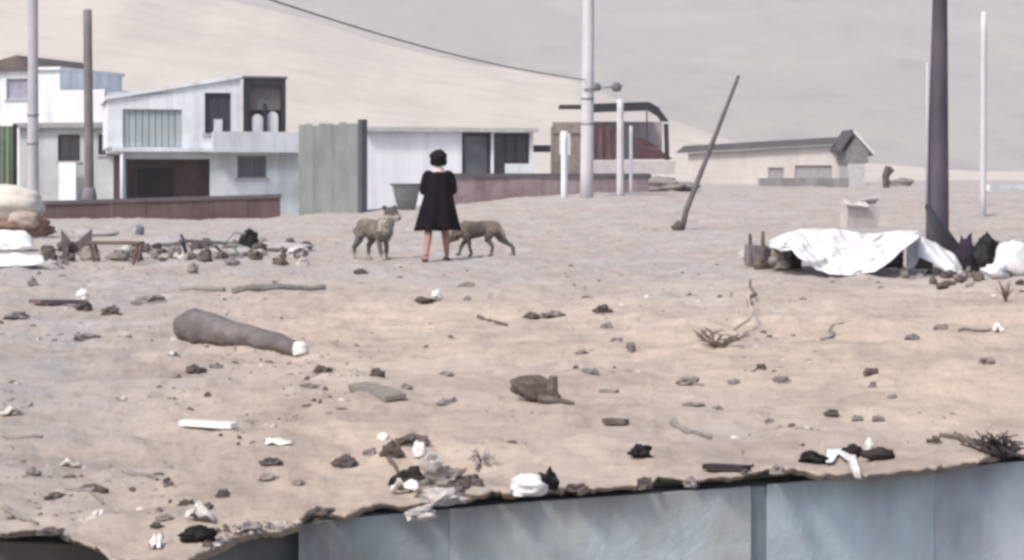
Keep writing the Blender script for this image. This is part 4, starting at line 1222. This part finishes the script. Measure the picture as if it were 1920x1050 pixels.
# the rolled grey bundle with a white end
def build_bundle():
    a, c = G(345, 634), G(560, 668)
    r = root('rolled_bundle', (a + c) / 2, 'long dark grey log-shaped bundle with a white end lying on the sand', 'bundle')
    k = a.y / F
    pts, rad = [], []
    for i in range(13):
        t = i / 12; q = a.lerp(c, t)
        rr = (40 - 25 * t + 1.5 * math.sin(t * 9)) * k * ((.72, .95)[i] if i < 2 else 1) * .88
        q.z = tz(q.x, q.y) + rr * .78; pts.append(q); rad.append(rr)
    MB().tube(pts, rad, 18, rough=.11).obj('roll', SACK, r, True)
    e = pts[-1]
    MB().lump(e + Vector((.01, -.02, .005)), (30 * k, 28 * k, 26 * k), 3, .25, 1.5, 3).obj('white_end', WPLASTIC, r, True)
build_bundle()

# chunk of dark wood with an upright prong
def build_chunk():
    g = G(1005, 752); k = g.y / F
    r = root('wood_chunk', g, 'dark brown chunk of wood with an upright prong in mid-ground', 'wood chunk')
    MB().lump(g + Vector((-2 * k, .03, 16 * k)), (104 * k, 60 * k, 56 * k), 6.3, .3, 1.4, 4, flat=1, rot=(0, .34, 0)).obj('block', M('chunk_grey_brown', (0.105, 0.085, 0.078), var=.4, scale=25, bump=.6, bscale=60), r)
    q = g + Vector((30 * k, -.02, 0))
    MB().tube([q + Vector((0, 0, -2 * k)), q + Vector((0, 0, 24 * k)), q + Vector((3 * k, 0, 48 * k))], [15 * k, 12 * k, 7 * k], 8, rough=.3).obj('prong', WOOD, r)
    MB().tube([q + Vector((-25 * k, -.03, 8 * k)), q + Vector((5 * k, -.06, 4 * k)), q + Vector((40 * k, -.1, 1 * k))], [8 * k, 9 * k, 3 * k], 7, rough=.3).obj('root', WOOD, r)
build_chunk()

def bush(name, px, py, wpx, hpx, n, label, mat, cat, seed, flatness=.6, rk=1.0):
    rnd = random.Random(seed); g = G(px, py); k = g.y / F
    r = root(name, g, label, cat)
    for q in range(n):
        an = rnd.uniform(-1.35, 1.35); L = rnd.uniform(.55, 1.0)
        pts = [g + Vector((rnd.uniform(-.12, .12) * wpx * k, rnd.uniform(-.08, .08), -.01))]
        for s in (1, 2, 3):
            pts.append(pts[0] + Vector((math.sin(an) * wpx * .5 * k * L * s / 3 + rnd.uniform(-.05, .05) * wpx * k, rnd.uniform(-.12, .12), max(.004, math.cos(an * flatness) * hpx * k * L * s / 3 * (1 if s < 3 else .92)))))
        tw = MB().tube(pts, [.010 * rk, .008 * rk, .006 * rk, .003 * rk], 5)
        m_ = pts[2]; tw.tube([m_, m_ + Vector((rnd.uniform(-.14, .14) * wpx * k, rnd.uniform(-.05, .05), rnd.uniform(.02, .25) * hpx * k))], [.005 * rk, .002 * rk], 4)
        tw.obj('twig', mat, r)
    return r
bush('dry_branch', 1345, 648, 130, 46, 16, 'tangled dry branch lying right of centre on the bare sand', TWIG, 'branch', 3, .9)
stick((1392, 640), (1404, 584), 4, 'pale dry stalk standing out of the tangled dry branch', PALETWIG, lift=.16)
bush('bramble', 1868, 850, 130, 52, 44, 'dark bramble tangle on the wall edge at the right', M('bramble_dark', (0.05, 0.04, 0.045), var=.4, scale=20), 'bramble', 5, .8, .8)
stick((1766, 820), (1850, 838), 6, 'long dark branch reaching left out of the bramble tangle', WOOD, taper=1.3)
stick((1410, 574), (1414, 552), 5, 'short dark stub standing above the tangled dry branch', TWIG, lift=.12)
stick((1536, 640), (1566, 606), 3.5, 'thin crooked twig on the sand right of the dry branch', WOOD2)

# long timbers
stick((340, 546), (420, 546), 6, 'short grey timber lying left of the longer timber', WOOD2, bend=.02, taper=.8)
stick((436, 551), (608, 543), 8, 'long grey timber lying behind the rolled bundle', WOOD2, bend=.03, taper=.6)
plank((66, 572), (140, 572), 40, 8, 'flat dark brown board lying on the left part of the lot', M('brown_board', (0.19, 0.14, 0.14), var=.3, scale=12))
stick((6, 820), (78, 822), 6, 'grey stick lying at the left edge of the foreground', WOOD2)
stick((232, 884), (296, 902), 6, 'brown-grey stick in the left foreground below the white plank', WOOD2, bend=.03)
stick((120, 917), (192, 948), 4.5, 'thin slanting stick in the lower left foreground', WOOD2)
stick((2, 955), (72, 985), 6, 'slanting stick near the wall edge in the lower left corner', WOOD2)
stick((890, 594), (946, 612), 5, 'curved dark stick lying below the walking person', WOOD)
stick((1262, 794), (1328, 824), 7, 'grey stick slanting down towards the wall right of centre', WOOD2)
plank((1134, 796), (1176, 798), 24, 9, 'short dark board lying left of the slanting grey stick', WOOD)
plank((1124, 736), (1158, 737), 14, 5, 'thin grey lath right of the wood chunk', WOOD2)
plank((668, 728), (744, 752), 52, 8, 'grey-green strip of matting in the middle of the lot', MAT_GREEN, 'matting', 'matting', .12)
stick((1798, 622), (1858, 620), 4, 'thin grey stick below the white sack', WOOD2)
plank((1324, 882), (1400, 886), 26, 10, 'dark charred board on the wall edge right of centre', M('charred', (0.035, 0.026, 0.03), var=.4, scale=20))
stick((1392, 890), (1412, 874), 5, 'short dark stub beside the charred board on the edge', WOOD)

# white plastics and papers
plank((342, 800), (440, 806), 26, 10, 'white plastic strip lying across the left foreground', WPLASTIC, 'plastic strip', 'plastic_strip')
scrap(524, 828, 54, 14, 'small white film right of the white plastic strip', WPLASTIC, 'film', 'plastic_film', 2)
scrap(132, 868, 40, 18, 'dull white scrap in the lower left foreground', DIRTYW, 'scrap', seed=3)
scrap(226, 746, 22, 16, 'tiny white scrap above the left foreground sticks', DIRTYW, seed=4)
scrap(20, 768, 46, 26, 'dull white film at the left edge', DIRTYW, 'film', 'plastic_film', 5)
crumple('white_cup', 155, 556, 22, 20, WPLASTIC, 'crushed white cup beside the flat brown board', 'cup', 51, .9, .3)
crumple('white_scrap', 819, 554, 20, 13, WPLASTIC, 'small white crumpled paper below the walking person', 'paper', 52, .9, .4)
scrap(1870, 612, 20, 28, 'white torn film below the sack at the right edge', WPLASTIC, 'film', 'plastic_film', 8)
scrap(376, 966, 62, 34, 'pale dirty sheet over a hollow at the wall edge on the left', DIRTYW, 'sheet', 'dirty_sheet', 6, .7)
scrap(292, 1012, 26, 40, 'white torn rag at the wall edge in the lower left', WPLASTIC, 'rag', 'rag', 9)
scrap(326, 662, 26, 16, 'small pale scrap below the left end of the rolled bundle', DIRTYW, seed=12)

# heap of rubbish by the wall, left of centre
for (px, py, w_, h_, lab, mt) in (
    (770, 826, 62, 22, 'dark brown curled bark on top of the rubbish heap', WOOD), (735, 846, 34, 34, 'dark upright stone at the left of the rubbish heap', STONE),
    (693, 848, 26, 14, 'small dark stone left of the rubbish heap', STONE2), (765, 896, 60, 36, 'large black stone in the middle of the rubbish heap', M('black_stone', (0.035, 0.028, 0.028), var=.5, scale=25)),
    (832, 896, 74, 40, 'grey broken slab in the rubbish heap', STONE2), (884, 904, 44, 26, 'dark wedge-shaped stone at the right of the rubbish heap', STONE),
    (830, 930, 66, 30, 'pale lump of rubble at the foot of the rubbish heap', STONE3), (805, 868, 44, 40, 'pale grey lump in the rubbish heap', STONE3), (850, 915, 46, 16, 'flat dark stone under the grey broken slab', STONE),
    (645, 866, 46, 20, 'dark curved stone left of the rubbish heap near the wall', STONE), (790, 960, 60, 24, 'pale lump hanging on the wall edge below the rubbish heap', STONE3)):
    stone(px, py, w_, h_, lab, mt, 'stone' if 'stone' in lab else 'rubble')
crumple('plastic_bottle', 786, 848, 26, 28, WPLASTIC, 'crushed white bottle standing in the rubbish heap', 'bottle', 61, .9, .25)
scrap(760, 915, 56, 30, 'pale torn film at the foot of the rubbish heap', WPLASTIC, 'film', 'plastic_film', 14, .8)
crumple('white_scrap', 718, 822, 20, 14, WPLASTIC, 'small white paper at the top left of the rubbish heap', 'paper', 62)
stick((716, 850), (790, 930), 5, 'dark root running down the left of the rubbish heap', WOOD)
stick((775, 925), (905, 936), 5, 'dark root lying along the foot of the rubbish heap', WOOD)
bush('dry_weed', 905, 868, 60, 40, 12, 'dry grey weed right of the rubbish heap', M('weed_grey', (0.3, 0.27, 0.25)), 'weed', 21, .8, .6)

# things caught on the wall edge
crumple('white_bag', 990, 916, 60, 38, WPLASTIC, 'bright white plastic bag on the wall edge below the wood chunk', 'bag', 71, .8, .4, 5)
crumple('black_bag_or_shade', 1028, 906, 36, 36, BLACKP, 'black plastic lump right of the white bag on the wall edge', 'bag', 72, .8, .45)
def hanging_cloth():
    e = G(1572, 852); k = e.y / F
    gr = []
    for i in range(16):
        u = i / 15; row = []
        for j in range(12):
            v = j / 11
            arch = 52 * abs(u - .42) + 10                      # the middle is drawn up, one tail hangs to the right
            drop = (26 if u < .5 else 58) * (1 - .65 * math.exp(-((u - .48) / .14) ** 2))
            px = 1551 + 50 * u + (16 * v if u > .5 else -2 * v); py = 848 + drop * v
            de_ = float(edge_d(np.array([px]))[0]); ye = HY + F * CH / de_
            q = G(px, min(py, ye - 3))
            if py > ye - 3: q = P(px, py, de_ - .03 - .012 * math.sin(u * 14))
            q.z += .014
            row.append(q)
        gr.append(row)
    tag(MB().sheet(gr, .004, (0, .006, .002)).obj('white_cloth', WPLASTIC, None, True, origin=e), 'white rag hanging over the wall edge on the right', 'rag')
hanging_cloth()
crumple('black_bag_or_shade', 1524, 862, 50, 20, BLACKP, 'flat black plastic left of the white hanging rag', 'bag', 74, .6, .4)
crumple('black_bag_or_shade', 1600, 850, 42, 22, BLACKP, 'black plastic right behind the white hanging rag', 'bag', 75, .6, .4)
crumple('black_bag_or_shade', 1646, 854, 56, 22, M('dark_brown_plastic', (0.04, 0.03, 0.03), var=.4, scale=10), 'dark brown flattened bag right of the hanging rag', 'bag', 76, .6, .4)
crumple('white_scrap', 1630, 838, 14, 22, WPLASTIC, 'small white scrap sticking up behind the dark flattened bag', 'scrap', 77)
crumple('black_bag_or_shade', 372, 1006, 64, 26, BLACKP, 'black lump standing for the shaded hollow under the pale dirty sheet on the left edge', 'bag', 78, .6, .35)  # no bag: black lump put in for the shade in the hollow
crumple('black_bag_or_shade', 1200, 850, 38, 24, BLACKP, 'small black plastic loop near the wall in the centre right', 'bag', 79, .7, .5)

# single stones on the sand: (column, row, width, height, tone, label)
ST = [
 (158, 576, 32, 18, 0, 'dark stone beside the crushed white cup'), (206, 584, 26, 18, 0, 'dark stone right of the crushed white cup'),
 (285, 562, 52, 20, 1, 'wide grey stone left of the short timber'), (162, 631, 42, 12, 1, 'flat grey stone below the flat brown board'), (32, 592, 40, 14, 1, 'flat grey stone left of the flat brown board'),
 (62, 530, 14, 20, 1, 'upright grey stone above the flat brown board'), (120, 492, 14, 12, 1, 'small grey stone below the leaning dark boards'),
 (366, 692, 34, 15, 0, 'dark stone below the middle of the rolled bundle'), (330, 706, 20, 11, 1, 'small grey stone below the left end of the rolled bundle'), (406, 686, 20, 10, 1, 'small flat grey stone just under the rolled bundle'),
 (606, 693, 32, 12, 0, 'dark flat stone right of the white end of the bundle'), (580, 723, 27, 12, 1, 'grey flat stone below the white end of the bundle'), (708, 700, 26, 18, 0, 'dark slanted stone above the green-grey matting'),
 (762, 726, 20, 12, 1, 'small brownish stone right of the matting'), (840, 753, 28, 13, 1, 'grey stone between the matting and the wood chunk'), (798, 564, 42, 13, 0, 'dark flat stone beside the white crumpled paper'),
 (876, 534, 27, 11, 1, 'small dark stone just below the feet of the person'), (876, 560, 15, 10, 1, 'tiny dark stone above the curved stick'), (996, 593, 32, 12, 0, 'dark stone right of the curved stick'), (1038, 589, 40, 10, 1, 'long grey stone right of the curved stick'),
 (1130, 580, 32, 15, 0, 'dark stone left of the tangled dry branch, uppermost of four'), (1137, 611, 23, 13, 1, 'grey stone left of the tangled dry branch, second of four'), (1155, 638, 20, 12, 1, 'grey stone left of the tangled dry branch, third of four'), (1184, 652, 18, 22, 1, 'grey stone left of the tangled dry branch, lowest of four'),
 (1106, 697, 30, 12, 1, 'pale grey stone right above the thin grey lath'), (1290, 716, 38, 20, 1, 'grey sloping stone below the tangled dry branch'), (1426, 690, 20, 17, 0, 'dark stone below the right of the dry branch'), (1466, 712, 32, 15, 1, 'grey stone below the right of the dry branch'),
 (1632, 698, 27, 18, 0, 'black stone alone on the sand at the right'), (1636, 722, 15, 14, 1, 'small grey stone just under the black stone'), (1560, 776, 27, 15, 0, 'dark slanted stone above the white hanging rag'), (1606, 785, 20, 14, 1, 'brown stone above the hanging rag, left of a pair'), (1648, 786, 23, 14, 1, 'brown stone above the hanging rag, right of a pair'), (1674, 744, 15, 9, 1, 'tiny grey stone right of the black stone'),
 (1710, 633, 22, 12, 1, 'grey stone below the white tarpaulin'), (1764, 613, 22, 12, 1, 'grey stone left of the thin stick by the sack'), (1850, 676, 36, 12, 1, 'flat grey stone far right on the sand'), (1752, 826, 24, 15, 0, 'dark stone under the long branch by the bramble'),
 (186, 918, 27, 12, 0, 'dark stone in the lower left, right of a pair'), (104, 930, 30, 13, 0, 'dark stone in the lower left, left of a pair'), (62, 886, 28, 16, 1, 'grey stone at the left edge above the stick'), (350, 943, 24, 12, 0, 'dark stone above the pale dirty sheet on the left'), (388, 950, 22, 14, 0, 'dark stone right above the pale dirty sheet'),
 (418, 926, 20, 16, 0, 'dark stone above and right of the pale dirty sheet'), (308, 970, 26, 11, 1, 'grey flat stone left of the pale dirty sheet'), (294, 985, 22, 14, 0, 'dark stone just above the white torn rag'), (96, 996, 44, 14, 0, 'dark stone at the wall edge in the lower left corner'),
 (506, 866, 36, 17, 0, 'dark stone in the foreground left of the rubbish heap'), (500, 896, 32, 12, 1, 'grey stone below it, near the wall on the left'), (838, 700, 20, 9, 1, 'tiny grey stone above the wood chunk'), (1090, 660, 22, 9, 1, 'tiny flat stone above and right of the wood chunk'),
 (1376, 716, 22, 9, 1, 'tiny flat stone below the dry branch'), (1344, 766, 20, 11, 1, 'small stone right of the slanting grey stick'), (1442, 790, 17, 12, 1, 'small brown stone left of the slanted dark stone'), (1300, 758, 34, 9, 1, 'flat pinkish stone above the slanting grey stick'),
 (676, 510, 22, 11, 0, 'small dark stone in front of the standing dog'), (560, 905, 24, 10, 1, 'grey flat stone left of the heap near the edge'), (470, 988, 40, 20, 1, 'grey clod on the wall edge right of the shaded hollow'), (600, 962, 46, 18, 0, 'dark clod on the wall edge left of the heap'),
 (1455, 880, 26, 16, 1, 'grey clod on the wall edge left of the hanging rag'), (1210, 906, 26, 22, 0, 'dark pointed clod on the wall edge in the middle'), (1296, 904, 28, 18, 1, 'brown clod on the wall edge left of the charred board'), (1080, 914, 34, 14, 0, 'dark clod on the wall edge right of the black lump'),
]
for px, py, w_, h_, tone, lab in ST:
    stone(px, py, w_, h_, lab, STONE if tone == 0 else STONE2, 'clod' if 'clod' in lab else 'stone', 'clod' if 'clod' in lab else 'stone', 'loose stones on the sand')

# fine litter nobody could count: chips, pebbles and crumbs of soil
def build_litter():
    rnd = random.Random(5)
    for name, mat, n, lo, hi, lab in (('gravel', STONE2, 3200, .004, .016, 'fine grey gravel and crumbs strewn over the lot'), ('dark_litter', STONE, 700, .008, .026, 'fine dark litter strewn over the lot'), ('pale_litter', DIRTYW, 700, .006, .022, 'fine pale paper and plastic crumbs strewn over the lot')):
        V, Fc = [], []
        for q in range(n):
            px = rnd.uniform(-150, 2080)
            de = float(edge_d(np.array([px]))[0])
            t = rnd.random()
            d = (de + .03) * (34 / de) ** (t ** 1.15)
            if rnd.random() < .3: d = de + abs(rnd.gauss(0, .16)); px0 = 1
            elif rnd.random() < .25: px = rnd.uniform(-150, 620); d = (de + .03) * (14 / de) ** rnd.random()
            if d > de + .5 and rnd.random() < .0: continue
            if float(vnoise(np.array([px / 160.0]), np.array([math.log(d) * 6]), 3)[0]) < .08: continue
            x = (px - 960) / F * d; z = tz(x, d)
            s = rnd.uniform(lo, hi) * (d / 8) ** .45
            a = rnd.uniform(0, 3.14); o = len(V)
            sx, sy, sz = s * rnd.uniform(.7, 2.0), s * rnd.uniform(.6, 1.2), s * rnd.uniform(.3, .9)
            ca, sa = math.cos(a), math.sin(a)
            for ux, uy, uz in ((-1, -.3, -.3), (-.2, -1, -.3), (1, -.2, -.3), (.3, 1, -.3), (-.5, .1, .8), (.45, -.1, 1)):
                ux *= rnd.uniform(.8, 1.2); uy *= rnd.uniform(.8, 1.2)
                V.append((x + (ux * sx * ca - uy * sy * sa), d + (ux * sx * sa + uy * sy * ca), z + uz * sz))
            Fc += [(o, o + 1, o + 5, o + 4), (o + 1, o + 2, o + 5), (o + 2, o + 3, o + 5), (o + 3, o + 4, o + 5), (o + 3, o, o + 4), (o, o + 3, o + 2, o + 1)]
        me = bpy.data.meshes.new(name); me.from_pydata(V, [], Fc); me.update(); me.materials.append(mat)
        o = bpy.data.objects.new(name, me); COL.objects.link(o)
        tag(kind(o, 'stuff'), lab, 'litter')
build_litter()

# ------------------------------------------------------------------ dusty air
def build_haze():
    x0, x1, y0, y1, z0, z1 = -1100, 1100, -60, 1700, -3.6, 190
    b = MB().box(((x0 + x1) / 2, (y0 + y1) / 2, (z0 + z1) / 2), (x1 - x0, y1 - y0, z1 - z0))
    m = bpy.data.materials.new('dusty_air'); m.use_nodes = True
    n, l = m.node_tree.nodes, m.node_tree.links
    n.remove(n['Principled BSDF'])
    v = n.new('ShaderNodeVolumePrincipled')
    v.inputs['Color'].default_value = (0.95, 0.94, 0.94, 1)
    v.inputs['Density'].default_value = 0.00055
    v.inputs['Anisotropy'].default_value = 0.2
    l.new(v.outputs[0], n['Material Output'].inputs['Volume'])
    kind(b.obj('haze', m), 'stuff')
build_haze()
